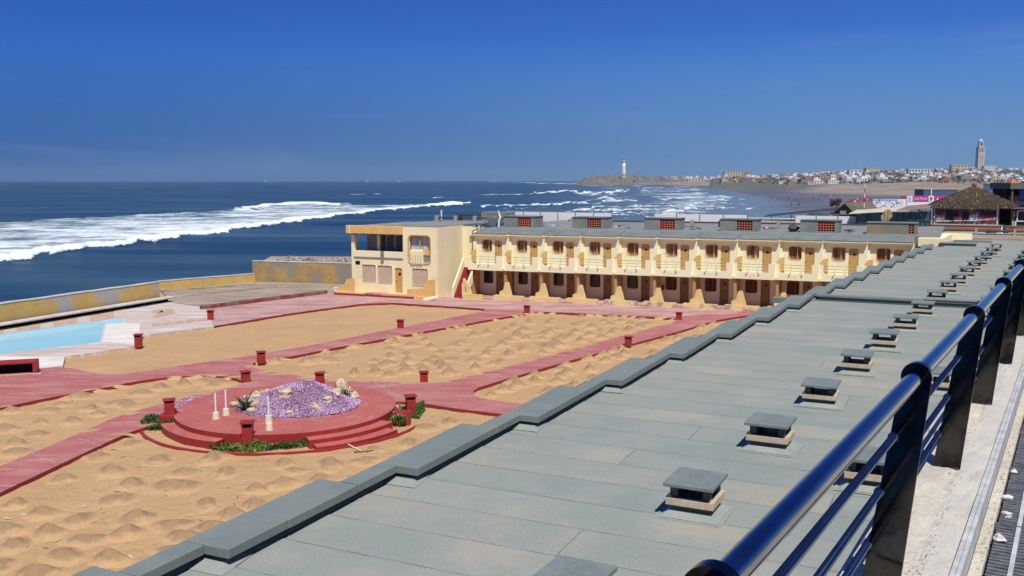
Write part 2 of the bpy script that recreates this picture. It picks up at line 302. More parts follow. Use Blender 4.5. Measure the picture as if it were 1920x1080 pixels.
# ------------------------------------------------------------ sea
def prj(X, Y, z):
    c, s = math.cos(PITCH), math.sin(PITCH); h = z - HC; d = Y * c - h * s; u = Y * s + h * c
    return 960 + F * X / d, 540 - F * u / d
SEA = -3.0
def build_sea():
    nr, nc = 520, 560
    ys = np.concatenate([np.geomspace(58, 1400, 400), np.geomspace(1420, 14000, nr - 400)])
    ts = np.linspace(-.80, .80, nc)
    Y = np.repeat(ys[:, None], nc, 1); X = ts[None, :] * Y
    px, py = prj(X, Y, SEA)
    foam = np.zeros_like(X); hgt = np.zeros_like(X)
    def ip(pts): a = np.array(pts, float); return np.interp(px, a[:, 0], a[:, 1])
    sm = lambda a: np.clip(a, 0, 1) ** 2 * (3 - 2 * np.clip(a, 0, 1))
    # the long breaking roller
    wob = 2.2 * np.sin(px / 23.) * np.sin(px / 41. + 1) + 1.1 * np.sin(px / 7.3) + .7 * np.sin(px / 3.1 + 2)
    sc = np.clip((py - 372) / 60, .15, 1.2)
    top = ip([(-400, 450), (-100, 425), (0, 419), (200, 409), (400, 397), (470, 392), (500, 387), (580, 382), (630, 386), (700, 385), (800, 383), (850, 377), (880, 381), (900, 400)]) + wob * sc * .5
    bot = ip([(-400, 540), (-100, 503), (0, 490), (100, 478), (200, 466), (300, 452), (400, 438), (500, 425), (600, 411), (700, 397), (800, 388), (850, 386), (880, 382), (900, 380)]) + wob * sc
    tt = (py - top) / np.maximum(bot - top, .5)
    on = (px < 882)
    band = np.where((tt > -.05) & (tt < 1.0) & on, 1., 0.)
    edge = np.exp(-((tt - .93) / .085) ** 2)
    lace = .68 + .18 * tt
    foam = np.maximum(foam, band * np.maximum(lace, edge * 1.25))
    crest = np.exp(-((py - top - 1.5) / 1.8) ** 2) * ((px > 455) & (px < 640) & on)
    foam = np.maximum(foam, crest * 1.1)
    foam = np.maximum(foam, np.where((px > 800) & on & (tt > 0) & (tt < 1), 1.2, 0))
    hgt += np.where(on, np.exp(-((tt - .92) / .07) ** 2), 0) * 1.0
    hgt += np.where(on & (px > 440) & (px < 660), np.exp(-((py - top - 1) / 2.0) ** 2), 0) * 1.6
    # smaller rollers to the right, given by centre line, half thickness and strength
    feats = [([(1000, 362.5), (1040, 360), (1070, 357.5), (1082, 358.5)], 2.6, 1.2), ([(1075, 362), (1120, 362.5), (1160, 359), (1180, 356)], 4.0, 1.05), ([(1090, 366.5), (1130, 365)], 1.5, .9),
             ([(900, 365), (960, 364.5), (1000, 363.5)], 1.2, .85), ([(1118, 373), (1138, 371), (1152, 373)], 2.2, 1.2), ([(1128, 377), (1165, 377.5), (1180, 375.5), (1196, 377)], 1.9, 1.15),
             ([(900, 387), (980, 385.5), (1040, 383.5), (1075, 380), (1101, 381.5)], 2.4, 1.1), ([(930, 392), (1060, 392)], 2.0, .66), ([(1080, 394), (1105, 392), (1120, 389), (1131, 388)], 2.6, 1.2), ([(1112, 381), (1126, 385)], 1.2, 1.),
             ([(965, 341.3), (1010, 343.5), (1050, 344.2), (1104, 345.2)], .9, 1.), ([(700, 368), (760, 366)], .8, .55), ([(915, 340), (960, 341.5)], .7, .8), ([(1150, 347), (1160, 347)], 1.2, 1.1), ([(1185, 349), (1210, 348)], 1.0, 1.),
             ([(1196, 353), (1245, 352)], 1.3, .9), ([(1200, 357.5), (1235, 356)], 1.4, .95), ([(1260, 350), (1310, 351)], 1.1, .85), ([(1270, 357), (1305, 355)], 1.1, .95), ([(1250, 364), (1330, 361)], 1.4, .9),
             ([(1300, 362), (1340, 367), (1375, 371)], 1.0, .95), ([(1375, 371), (1340, 375), (1310, 378)], 1.3, 1.), ([(1225, 372), (1290, 369)], 3.0, .8), ([(1190, 385), (1330, 379)], 1.6, .75), ([(1235, 375), (1296, 371)], 1.8, 1.),
             ([(1175, 397), (1250, 395), (1300, 393)], 3.0, .85), ([(1220, 402), (1260, 398), (1300, 394)], 2.8, 1.05), ([(1290, 384), (1320, 380), (1330, 384)], 2.2, 1.05), ([(1330, 384), (1355, 391), (1366, 398)], 1.6, 1.0),
             ([(1340, 380), (1390, 383), (1418, 386)], .8, .85), ([(1418, 386), (1412, 391), (1375, 395)], 1.1, .95), ([(1378, 375), (1396, 373)], .8, .9), ([(880, 378), (1000, 376)], .8, .5), ([(1180, 391), (1270, 389)], 2.0, .72), ([(1160, 404), (1215, 404)], 2., .8),
             ([(840, 371), (880, 369)], .9, .6), ([(655, 365), (690, 364)], .6, .9), ([(700, 364), (712, 364)], .8, 1.), ([(810, 371), (832, 370)], .9, 1.05), ([(1290, 376), (1350, 372)], 1.4, .7), ([(1200, 365), (1270, 366)], 1.3, .68)]
    rs = random.Random(9)
    for _ in range(75):
        x = rs.uniform(1110, 1385); y = rs.uniform(347, 407); lim = np.interp(y, [346, 352, 362, 375, 385, 410], [1275, 1315, 1360, 1395, 1395, 1370])
        if x > lim - 15: continue
        ln = rs.uniform(14, 48) * (.6 + (y - 347) / 60); k = rs.uniform(-.09, .02); feats.append(([(x - ln, y - k * ln), (x, y + rs.uniform(-.4, .4)), (min(x + ln, lim), y + k * ln)], rs.uniform(.5, 1.1) * (.6 + (y - 347) / 45), rs.uniform(.62, 1.08)))
    for pts, th, st in feats:
        a = np.array(pts, float)
        if a[0, 0] > a[-1, 0]: a = a[::-1]
        cy = np.interp(px, a[:, 0], a[:, 1]); x0, x1 = a[0, 0], a[-1, 0]
        endf = sm((px - x0 + 6) / 10) * sm((x1 + 6 - px) / 8)
        wb = .35 * th * np.sin(px / 4.7 + th * 7) + .25 * th * np.sin(px / 1.9 + st * 30); g = np.exp(-(np.abs(py - cy - wb) / (th * (.8 + .3 * np.sin(px / 7.7 + st * 9)))) ** 2) * endf
        foam = np.maximum(foam, g * min(st, 1.08) * (.86 + .16 * np.sin(px / 5.1 + cy) * np.sin(px / 2.3))); hgt += g * (.5 if th > 1.5 else .15)
    # general ragged surf inside the bay
    dg = px - 1150 - 25 * np.sin(py / 3.1) - 14 * np.sin(py / 1.3 + 1) + (412 - py) * .5; shp = np.interp(py, [346, 352, 362, 375, 385, 410], [1275, 1315, 1360, 1395, 1395, 1360]) + 12 * np.sin(py / 1.7)
    reg = np.clip(dg / 160, 0, 1) * np.clip((shp - px) / 70, 0, 1) * sm((py - 346) / 5) * np.clip((418 - py) / 22, 0, 1)
    foam = np.maximum(foam, reg * (.60 + .12 * np.sin(py * 1.1 + px / 31. + 2 * np.sin(px / 57.))))
    # open water swell
    sw = .16 * np.sin((Y * .95 + X * .25) / 7.) + .12 * np.sin((Y * .8 - X * .3) / 4.3 + 1.3) + .07 * np.sin((Y + X * .1) / 2.2)
    Z = SEA + hgt + sw * np.clip(400 / Y, 0, 1) - (Y / 6371000.0) * Y / 2 * 0.0
    V3 = np.stack([X, Y, Z], -1).reshape(-1, 3)
    idx = np.arange(nr * nc).reshape(nr, nc)
    f = np.stack([idx[:-1, :-1], idx[:-1, 1:], idx[1:, 1:], idx[1:, :-1]], -1).reshape(-1, 4)
    me = bpy.data.meshes.new('sea'); me.vertices.add(len(V3)); me.vertices.foreach_set('co', V3.ravel())
    me.loops.add(f.size); me.loops.foreach_set('vertex_index', f.ravel()); me.polygons.add(len(f))
    me.polygons.foreach_set('loop_start', np.arange(0, f.size, 4)); me.polygons.foreach_set('use_smooth', np.ones(len(f), bool)); me.update(calc_edges=True)
    at_ = me.attributes.new('foam', 'FLOAT', 'POINT'); at_.data.foreach_set('value', foam.ravel().astype(np.float32))
    sh_ = np.clip(1 - (px - 980) / 420, 0, 1)            # clear water turns grey with churned sand in the bay
    a2 = me.attributes.new('silt', 'FLOAT', 'POINT'); a2.data.foreach_set('value', (1 - sh_).ravel().astype(np.float32))
    m = bpy.data.materials.new('sea_water'); m.use_nodes = True; n = m.node_tree.nodes; l = m.node_tree.links.new; b = n['Principled BSDF']
    g = n.new('ShaderNodeNewGeometry'); fa = n.new('ShaderNodeAttribute'); fa.attribute_name = 'foam'; si = n.new('ShaderNodeAttribute'); si.attribute_name = 'silt'
    def noise(sc, st, det=6, ro=.62):
        mpn = n.new('ShaderNodeMapping'); mpn.inputs['Scale'].default_value = st; l(g.outputs['Position'], mpn.inputs['Vector'])
        t = n.new('ShaderNodeTexNoise'); t.inputs['Scale'].default_value = sc; t.inputs['Detail'].default_value = det; t.inputs['Roughness'].default_value = ro; l(mpn.outputs[0], t.inputs['Vector']); return t.outputs['Fac']
    def math_(op, a, b_):
        q = n.new('ShaderNodeMath'); q.operation = op
        for i, v in enumerate((a, b_)):
            if isinstance(v, (int, float)): q.inputs[i].default_value = v
            else: l(v, q.inputs[i])
        return q.outputs[0]
    nz = math_('ADD', math_('MULTIPLY', noise(.10, (.55, 1, 1), 9, .72), 1.5), math_('MULTIPLY', noise(.5, (.8, 1, 1), 6, .7), .7))   # mean 1.1
    fz = math_('ADD', fa.outputs['Fac'], math_('MULTIPLY', math_('SUBTRACT', nz, 1.1), .95))
    mr_ = n.new('ShaderNodeMapRange'); mr_.inputs['From Min'].default_value = .44; mr_.inputs['From Max'].default_value = .98; mr_.interpolation_type = 'SMOOTHSTEP'; l(fz, mr_.inputs['Value'])
    m3 = math_('MULTIPLY', mr_.outputs[0], math_('GREATER_THAN', fa.outputs['Fac'], .02))
    wc = n.new('ShaderNodeMixRGB'); wc.inputs[1].default_value = (.010, .038, .055, 1); wc.inputs[2].default_value = (.060, .112, .120, 1)
    mr2 = n.new('ShaderNodeMapRange'); mr2.inputs['From Min'].default_value = .38; mr2.inputs['From Max'].default_value = .66; l(noise(.03, (.22, 1.0, 1), 8, .65), mr2.inputs['Value']); l(mr2.outputs[0], wc.inputs[0])
    w2 = n.new('ShaderNodeMixRGB'); w2.inputs[2].default_value = (.16, .21, .225, 1); l(wc.outputs[0], w2.inputs[1]); l(si.outputs['Fac'], w2.inputs[0])
    fc = n.new('ShaderNodeMixRGB'); fcol = n.new('ShaderNodeMixRGB'); fcol.inputs[1].default_value = (.30, .44, .50, 1); fcol.inputs[2].default_value = (.80, .85, .87, 1); l(m3, fcol.inputs[0]); l(fcol.outputs[0], fc.inputs[2]); l(w2.outputs[0], fc.inputs[1]); l(math_('POWER', m3, .7), fc.inputs[0])
    l(fc.outputs[0], b.inputs['Base Color'])
    ro = n.new('ShaderNodeMapRange'); ro.inputs['To Min'].default_value = .30; ro.inputs['To Max'].default_value = .9; l(m3, ro.inputs['Value']); l(ro.outputs[0], b.inputs['Roughness'])
    b.inputs['Specular IOR Level'].default_value = .22
    bn = n.new('ShaderNodeBump'); bn.inputs['Strength'].default_value = .55; bn.inputs['Distance'].default_value = .5
    hh = math_('ADD', math_('ADD', noise(.35, (.45, 1, 1), 5, .6), math_('MULTIPLY', noise(.06, (.35, 1, 1), 4), 2.0)), math_('MULTIPLY', m3, .4)); l(hh, bn.inputs['Height']); l(bn.outputs[0], b.inputs['Normal'])
    me.materials.append(m); o = bpy.data.objects.new('sea', me); COL.objects.link(o); o['kind'] = 'structure'
build_sea()

# ------------------------------------------------------------ far coast
SKYL = [(1040, 344), (1084, 340), (1096, 335), (1112, 333.5), (1130, 331.5), (1150, 331), (1168, 331.5), (1200, 332), (1225, 334), (1260, 335), (1320, 335.5), (1345, 334), (1400, 332.5), (1450, 330.5), (1500, 329), (1550, 326.5), (1620, 323), (1660, 322), (1700, 322), (1760, 320.5), (1830, 318.5), (1920, 321), (2100, 319), (2400, 319)]
SHORE = [(250, 1455), (321, 1440), (406, 1408), (625, 1412), (857, 1372), (1285, 1330), (1928, 1262), (2250, 1190), (2480, 1084), (4000, 1084)]
def land_h(X, Y):
    px = 960 + F * X / Y
    shx = np.interp(Y, [a for a, _ in SHORE], [b for _, b in SHORE])
    d = (px - shx) * Y / F
    sky_y = np.interp(px, [a for a, _ in SKYL], [b for _, b in SKYL])
    zr = HC - (sky_y - 338.3) * 2700 / F
    h = SEA - .3 + np.clip(d, -60, 30) * .02 + np.clip(d - 30, 0, 200) * .004
    s1 = np.clip((Y - 620) / 700, 0, 1) * np.clip((d - 60) / 160, 0, 1); s1 = s1 * s1 * (3 - 2 * s1)
    h = h + s1 * 8.3
    s2 = np.clip((Y - 1300) / 1400, 0, 1) * np.clip(d / 90, 0, 1)
    s3 = np.where(px < 1330, np.clip((Y - 2480) / 200, 0, 1) * np.clip((px - 1080) / 14, 0, 1), s2)
    h = h * (1 - s3) + np.maximum(zr, h) * s3
    h = np.where(Y > 2700, h + (Y - 2700) * .0006, h)
    n_ = np.sin(X / 31. + 2 * np.sin(Y / 57.)) * np.sin(Y / 44. + X / 70.) + .5 * np.sin(X / 13. + Y / 19.) * np.sin(Y / 11.)
    h = h + n_ * 1.5 * np.clip(s1, 0, 1) * np.clip((1700 - Y) / 300, .25, 1)
    rocky = (px < 1330) & (Y > 2400)
    h = np.where(rocky, h + np.clip(s3, 0, 1) * 3.4 * (np.sin(X / 9.) * np.sin(Y / 17. + X / 23.) + .6 * np.sin(X / 4.1)), h)
    return h, d, px
def build_land():
    nr, nc = 300, 420
    ys = np.geomspace(125, 5200, nr); pxs = np.linspace(1040, 2500, nc)
    Y = np.repeat(ys[:, None], nc, 1); X = (pxs[None, :] - 960) / F * Y
    Z, d, px = land_h(X, Y)
    idx = np.arange(nr * nc).reshape(nr, nc)
    f = np.stack([idx[:-1, :-1], idx[:-1, 1:], idx[1:, 1:], idx[1:, :-1]], -1).reshape(-1, 4)
    keep = (Z.ravel()[f].max(1) > SEA - 1.2); f = f[keep]
    me = bpy.data.meshes.new('beach_and_hills'); me.vertices.add(nr * nc); me.vertices.foreach_set('co', np.stack([X, Y, Z], -1).ravel())
    me.loops.add(f.size); me.loops.foreach_set('vertex_index', f.ravel().astype(np.int32)); me.polygons.add(len(f)); me.polygons.foreach_set('loop_start', np.arange(0, f.size, 4))
    me.polygons.foreach_set('use_smooth', np.ones(len(f), bool)); me.update(calc_edges=True)
    sm = lambda a: np.clip(a, 0, 1) ** 2 * (3 - 2 * np.clip(a, 0, 1))
    wet = np.array([.115, .118, .150]); dry = np.array([.29, .24, .19]); dune = np.array([.29, .205, .15]); scrub = np.array([.13, .135, .11]); rock = np.array([.19, .17, .135]); plaza = np.array([.20, .185, .18])
    def mixc(c, t, v): return c * (1 - t[..., None]) + v * t[..., None]
    c = np.broadcast_to(wet, X.shape + (3,)).copy()
    wav = 40 * np.sin(Y / 90.)
    c = mixc(c, sm((d - 70 - wav * .4) / 60) * sm((Y - 560) / 300), dry); c = mixc(c, sm((d - 40) / 70) * sm((600 - Y) / 100) * .6, plaza)
    c = mixc(c, sm((d - 190) / 130) * sm((Y - 620) / 250), dune)
    c = mixc(c, sm((Y - 1180 - 90 * np.sin(X / 60.) - 60 * np.sin(X / 23.) - np.clip(px - 1620, 0, 200) * 1.1) / 160) * (px > 1330), scrub)
    c = mixc(c, sm((1335 - px) / 20) * sm((Y - 2300) / 200), rock)
    n_ = np.clip(.5 + .5 * np.sin(X / 17. + 3 * np.sin(Y / 40.)) * np.sin(Y / 23.), 0, 1); c = c * (1 + .30 * (n_[..., None] - .5))
    a = me.attributes.new('tint', 'FLOAT_COLOR', 'POINT'); a.data.foreach_set('color', np.concatenate([c, np.ones(c.shape[:2] + (1,))], -1).astype(np.float32).ravel())
    m = bpy.data.materials.new('coast_ground'); m.use_nodes = True; n = m.node_tree.nodes; l = m.node_tree.links.new; b = n['Principled BSDF']
    va = n.new('ShaderNodeAttribute'); va.attribute_name = 'tint'; g = n.new('ShaderNodeNewGeometry'); t = n.new('ShaderNodeTexNoise'); t.inputs['Scale'].default_value = .05; t.inputs['Detail'].default_value = 8
    l(g.outputs['Position'], t.inputs['Vector']); r_ = n.new('ShaderNodeMapRange'); r_.inputs['From Min'].default_value = .3; r_.inputs['From Max'].default_value = .7; r_.inputs['To Min'].default_value = .75; r_.inputs['To Max'].default_value = 1.25; l(t.outputs['Fac'], r_.inputs['Value'])
    x = n.new('ShaderNodeVectorMath'); x.operation = 'SCALE'; l(va.outputs['Color'], x.inputs[0]); l(r_.outputs[0], x.inputs['Scale']); l(x.outputs[0], b.inputs['Base Color']); b.inputs['Roughness'].default_value = .8; b.inputs['Specular IOR Level'].default_value = .15
    me.materials.append(m); o = bpy.data.objects.new('beach_and_hills', me); COL.objects.link(o); o['kind'] = 'structure'
build_land()
def ground_z(X, Y): h, d, p = land_h(np.array([float(X)]), np.array([float(Y)])); return float(h[0])
def farpt(px, Y): X = (px - 960) / F * Y; return X, Y, ground_z(X, Y)

HM = {'white': mat('house_white', (.74, .73, .70), rough=.8), 'cream': mat('house_cream', (.62, .52, .34), rough=.8), 'pink': mat('house_pink', (.46, .27, .21), rough=.8),
      'grey': mat('house_grey', (.36, .35, .33), rough=.8), 'win': mat('house_window', (.05, .06, .07), rough=.3), 'troof': mat('house_tile', (.36, .15, .10), rough=.8)}
def house_mesh(kind, seed):
    r = random.Random(seed); b = MB(); w_, d_, h_ = r.uniform(10, 19), r.uniform(8, 12), r.uniform(4.5, 7.5)
    b.box(-w_ / 2, w_ / 2, -d_ / 2, d_ / 2, -3, h_); b.box(-w_ / 2 - .2, w_ / 2 + .2, -d_ / 2 - .2, d_ / 2 + .2, h_ + .01, h_ + .5)
    if r.random() < .7:
        x0 = r.uniform(-w_ / 2 + .5, 0); b.box(x0, x0 + w_ * .42, -d_ / 2 + 1.5, d_ / 2 - .5, h_ + .51, h_ + r.uniform(2.6, 4.2))
    if kind == 'pink': b.box(-w_ / 2 - .4, w_ / 2 + .4, -d_ / 2 - .4, d_ / 2 + .4, h_ + .52, h_ + 1.1, 2)
    nx = int(w_ / 3.2)
    for k in range(nx):
        for zf in (1.0, 3.9) if h_ > 5.6 else (1.3,):
            x = -w_ / 2 + (k + .5) * w_ / nx; b.box(x - .75, x + .75, -d_ / 2 - .05, -d_ / 2 + .1, zf, zf + 1.5, 1)
    return b
def put(o_or_mesh, name, p, rz, label, cat, group, scale=1):
    o = bpy.data.objects.new(name, o_or_mesh); COL.objects.link(o); o.location = p; o.rotation_euler = (0, 0, rz); o.scale = (scale,) * 3
    return tag(o, label, cat, group)
HL = {'white': ('small white flat-roofed house on the far hillside across the bay', 'white houses on the far hillside'), 'cream': ('small cream flat-roofed house on the far hillside across the bay', 'cream houses on the far hillside'),
      'pink': ('far house with brick-pink walls and a tiled roof edge on the hillside', 'pink houses on the far hillside'), 'grey': ('dull grey low building on the far hillside across the bay', 'grey buildings on the far hillside')}
hm = {}
for k in HL:
    hm[k] = []
    for s in range(4):
        o = house_mesh(k, hash((len(k), s)) & 255).build('far_house', [HM[k], HM['win'], HM['troof']]); hm[k].append(o.data); bpy.data.objects.remove(o)
nh = 0; tries = 0; placed = []
while nh < 290 and tries < 6000:
    tries += 1
    px = random.uniform(1350, 1935) if random.random() < .92 else random.uniform(1235, 1350)
    Y = random.choice([random.uniform(1330, 2680), random.uniform(1330, 1900), random.uniform(2350, 2690)])
    if px < 1350: Y = random.uniform(2600, 2690)
    if 1350 <= px < 1450 and Y < 1700: continue
    X, Y, z = farpt(px, Y)
    if z < 3: continue
    if any(abs(X - a) < 17 and abs(Y - b_) < 20 for a, b_ in placed): continue
    placed.append((X, Y)); k = random.choices(['white', 'cream', 'pink', 'grey'], [.56, .17, .17, .10] if px > 1500 else [.5, .15, .25, .1])[0]
    put(random.choice(hm[k]), 'far_house', (X, Y, z), random.uniform(-.5, .3), HL[k][0], 'house', HL[k][1], random.uniform(.7, 1.15)); nh += 1; COL.objects[-1].scale.z *= .8
def block(name, label, px0, px1, y0, y1, Y, m, nx, nz, cat='building', wz=.5, group=None, depth=14, mwin=None):
    """a larger far building with its own window parts"""
    s = Y / F; w_ = (px1 - px0) * s; zt = HC - (y0 - 338.3) * s; zb = HC - (y1 - 338.3) * s; h_ = zt - zb
    t = thing(name, label, cat, ((px0 + px1) / 2 * s - 960 * s, Y, zb), 0, group)
    MB().box(-w_ / 2, w_ / 2, 0, depth, -12, h_).build('wall', m, t)
    MB().box(-w_ / 2 - .3, w_ / 2 + .3, -.3, depth + .3, h_ + .01, h_ + .7).build('roof', m, t)
    wm = None
    for i in range(nx):
        for j in range(nz):
            x = -w_ / 2 + (i + .5) * w_ / nx; z = (j + .3) * h_ / nz; ww = w_ / nx * wz / 2; wh = h_ / nz * .5
            if wm is None: q = MB().box(-ww, ww, -.12, .1, 0, wh).build('window', mwin or HM['win'], t); wm = q.data
            else: q = bpy.data.objects.new('window', wm); COL.objects.link(q); q.parent = t
            q.location = (x, 0, z)
    return t
block('hotel', 'long cream hotel block with rows of windows, left end of the far town', 1355, 1391, 323, 334.5, 2350, HM['cream'], 7, 4)
block('apartment_building', 'pink and brown end block joined to the right of the far cream hotel', 1391.5, 1404, 323.5, 334.5, 2352, HM['pink'], 3, 4)
block('arcaded_hotel', 'wide white building with two rows of arches on the hillside left of the minaret', 1698, 1744, 318, 330, 2150, HM['white'], 8, 2, wz=.6)
block('villa', 'white stepped villa below the two thin masts on the far hill', 1588, 1612, 320, 333, 2100, HM['white'], 3, 3)
block('apartment_building', 'ochre apartment block on the hilltop just left of the minaret', 1778, 1812, 310.5, 320, 2500, HM['cream'], 6, 2)
block('apartment_building', 'white apartment block on the hilltop just right of the minaret base', 1838, 1860, 312, 319, 2480, HM['white'], 5, 2)
block('bungalow', 'low dark beach bungalow with a white roof at the left end of the far beach', 1338, 1364, 340.5, 344.5, 2150, HM['grey'], 5, 1, wz=.7)
block('apartment_building', 'cream block with tall bays near the top of the hill, right of the masts', 1618, 1642, 315.5, 324, 2450, HM['cream'], 6, 2)
block('cottage', 'pale yellow cottage with an orange roof low on the far point', 1288, 1318, 336, 340, 2500, HM['cream'], 5, 1)
b = MB(); r = random.Random(21)
for i in range(300):
    px = r.uniform(1086, 1330) if r.random() < .7 else r.uniform(1086, 1200); Y = r.uniform(2490, 2680); X, Y, z = farpt(px, Y); s_ = r.uniform(1.0, 3.2) if px > 1100 else r.uniform(.8, 2)
    d = [Vector((r.gauss(0, 1), r.gauss(0, 1), r.gauss(.3, .6))).normalized() * s_ for _ in range(6)]; c = Vector((X, Y, z))
    b.add([c + q for q in d], [(0, 1, 2), (0, 3, 1), (1, 3, 2), (2, 3, 0), (0, 4, 1), (2, 4, 5), (1, 5, 3)], r.randrange(2))
tag(b.build('headland_rocks', [mat('headland_rock', (.30, .27, .21), rough=.9), mat('headland_rock_dark', (.12, .11, .09), rough=.9)], fixn=False), 'broken rocks along the low point below the lighthouse', 'rocks', kind='stuff')
# scrub and trees between the houses
def scrub():
    n = 1900; vs = []; fs = []
    for i in range(n):
        px = random.uniform(1345, 1940); Y = random.uniform(1230, 2680); X, Y, z = farpt(px, Y)
        if z < 4: continue
        r = random.uniform(1.5, 3.6)
        for q in range(6):
            c = Vector((X + random.gauss(0, r), Y + random.gauss(0, r * .6), z + random.uniform(.3, 1.1) * r)); s_ = random.uniform(.7, 1.5)
            a, b_ = Vector((random.gauss(0, 1), random.gauss(0, 1), random.gauss(0, 1))).normalized() * s_, Vector((random.gauss(0, 1), random.gauss(0, 1), random.gauss(0, 1))).normalized() * s_
            k = len(vs); vs += [c - a - b_, c + a - b_, c + a + b_, c - a + b_]; fs.append((k, k + 1, k + 2, k + 3))
    b = MB(); b.add(vs, fs); o = b.build('hillside_scrub', mat('far_foliage', (.12, .14, .11), (.18, .19, .15), .05, rough=.9), fixn=False)
    tag(o, 'grey green scrub and gardens between the far hillside houses', 'vegetation', kind='stuff')
scrub()
# lighthouse
LY = 2650; lx = (1168 - 960) / F * LY; lz = ground_z(lx, LY)
t = thing('lighthouse', 'tall cream lighthouse on the rocky point far across the bay', 'lighthouse', (lx, LY, lz - 1)); t.scale = (1, 1, 1.10)
ms = LY / F
b = MB(); b.tube([(0, 0, 0), (0, 0, 4)], [9, 9], 16); b.build('base', HM['cream'], t)
MB().tube([(0, 0, 4.02), (0, 0, 14), (0, 0, 26), (0, 0, 40)], [6.6, 5.7, 4.9, 4.4], 16).build('tower', mat('lighthouse_stone', (.80, .78, .68), rough=.8), t, smooth=True)
MB().tube([(0, 0, 40.02), (0, 0, 41.5)], [6.0, 6.0], 16).build('gallery', HM['cream'], t)
MB().tube([(0, 0, 41.52), (0, 0, 45)], [3.4, 3.2], 12).build('upper_stage', HM['cream'], t)
MB().tube([(0, 0, 45.02), (0, 0, 48.5)], [2.3, 2.1], 12).build('lantern', HM['win'], t)
MB().tube([(0, 0, 48.52), (0, 0, 50), (0, 0, 51.6)], [2.6, 1.9, .3], 12).build('lantern_roof', HM['grey'], t)
for z in (10, 18, 26, 34): MB().box(-.7, .7, -6.3 + z * .055, -5.5 + z * .05, z, z + 2.4).build('window', HM['win'], t)
# minaret
MY = 4200; s = MY / F; mxx = (1829.5 - 960) * s
t = thing('minaret', 'tall square sand-coloured minaret with a white dome above the hillside town', 'minaret', (mxx, MY, HC + 15 * s), 0)
mst = mat('minaret_stone', (.50, .42, .33), rough=.8); gr = mat('minaret_green', (.26, .30, .24), rough=.7)
hw = 5.5 * s
MB().box(-hw, hw, -hw, hw, -60, 46.5 * s - 0).build('shaft', mst, t)
t.location.z = HC + (338.3 - 317) * s
t.children[0].location.z = 0; Z1 = (317 - 277.5) * s
t.children[0].data.vertices.foreach_set('co', [c for v in [(x, y, z) for z in (-60, Z1) for y in (-hw, hw) for x in (-hw, hw)] for c in v])
for x in (-hw, hw - 1.6): MB().box(x - .05, x + 1.65, -hw - .3, -hw + .3, -20, Z1 - 1).build('corner_strip', HM['white'], t)
MB().box(-hw + 2.2, hw - 2.2, -hw - .25, -hw + .3, Z1 - 20, Z1 - 3).build('green_panel', gr, t)
b = MB()
for k in range(5):
    for j in range(3):
        x = -hw + 3.2 + k * (2 * hw - 6.4) / 4 + (j % 2) * 1.2; z = Z1 - 33 + j * 4; b.beam((x - 1.6, -hw - .3, z), (x, -hw - .3, z + 3.6), .5, .9); b.beam((x, -hw - .3, z + 3.6), (x + 1.6, -hw - .3, z), .5, .9)
b.build('lattice_relief', HM['white'], t)
MB().box(-hw + 2.5, hw - 2.5, -hw - .2, -hw + .3, Z1 - 62, Z1 - 36).build('pink_panel', mat('minaret_pink', (.50, .36, .30), rough=.8), t)
MB().box(-hw - .8, hw + .8, -hw - .8, hw + .8, Z1 + .02, Z1 + 2.2).build('battlement', HM['white'], t)
h2 = hw * .62
MB().box(-h2, h2, -h2, h2, Z1 + 2.22, Z1 + 11 * s * 1.0).build('lantern_stage', mst, t)
MB().box(-h2 * .45, h2 * .45, -h2 - .3, -h2 + .2, Z1 + 6, Z1 + 9 * s).build('arched_opening', HM['win'], t)
for x in (-h2, h2 - 1.2): MB().box(x - .05, x + 1.25, -h2 - .25, -h2 + .3, Z1 + 3, Z1 + 10.5 * s).build('corner_strip', HM['white'], t)
MB().tube([(0, 0, Z1 + 11 * s + .02), (0, 0, Z1 + 12.6 * s), (0, 0, Z1 + 14 * s), (0, 0, Z1 + 15 * s)], [h2 * 1.05, h2 * 1.0, h2 * .62, .2], 16).build('dome', HM['white'], t, smooth=True)
# masts
def mast(px, yt, yb, Y, label, r=.6):
    s_ = Y / F; t_ = thing('radio_mast', label, 'mast', ((px - 960) * s_, Y, HC - (yb - 338.3) * s_ - 4)); h_ = (yb - yt) * s_ + 4
    n_ = 6
    for k in range(n_): MB().tube([(0, 0, h_ * k / n_ + .01), (0, 0, h_ * (k + 1) / n_)], r, 6).build('mast_section', HM['white'] if k % 2 else HM['pink'], t_)
    return t_
mast(1593.5, 304, 320, 2300, 'left of two thin white and red masts on the far hill'); mast(1605.5, 302, 322, 2300, 'right of two thin white and red masts on the far hill')
mast(1401, 312, 324, 2360, 'thin pale mast rising beside the long cream hotel', .35)
# ships and boats
for px, label, sc_ in ((508, 'long pale ship on the horizon, leftmost of the three', 3.2), (692, 'tiny pale ship on the horizon between the other two', 1.0), (750, 'small pale ship on the horizon, nearest the point', 1.3)):
    X, Y = (px - 960) / F * 6500, 6500
    t = thing('ship', label, 'ship', (X, Y, SEA), 0)
    L_ = 22 * sc_; MB().add([(-L_ / 2, -4, 0), (L_ / 2, -4, 0), (L_ / 2 + 3, -5, 4), (-L_ / 2, -5, 4), (-L_ / 2, 4, 0), (L_ / 2, 4, 0), (L_ / 2 + 3, 5, 4), (-L_ / 2, 5, 4)], [(0, 1, 2, 3), (4, 7, 6, 5), (0, 4, 5, 1), (3, 2, 6, 7), (1, 5, 6, 2), (0, 3, 7, 4)]).build('hull', HM['grey'], t)
    MB().box(-L_ / 2 + 2, -L_ / 2 + 9, -3, 3, 4.02, 10).build('superstructure', HM['white'], t)
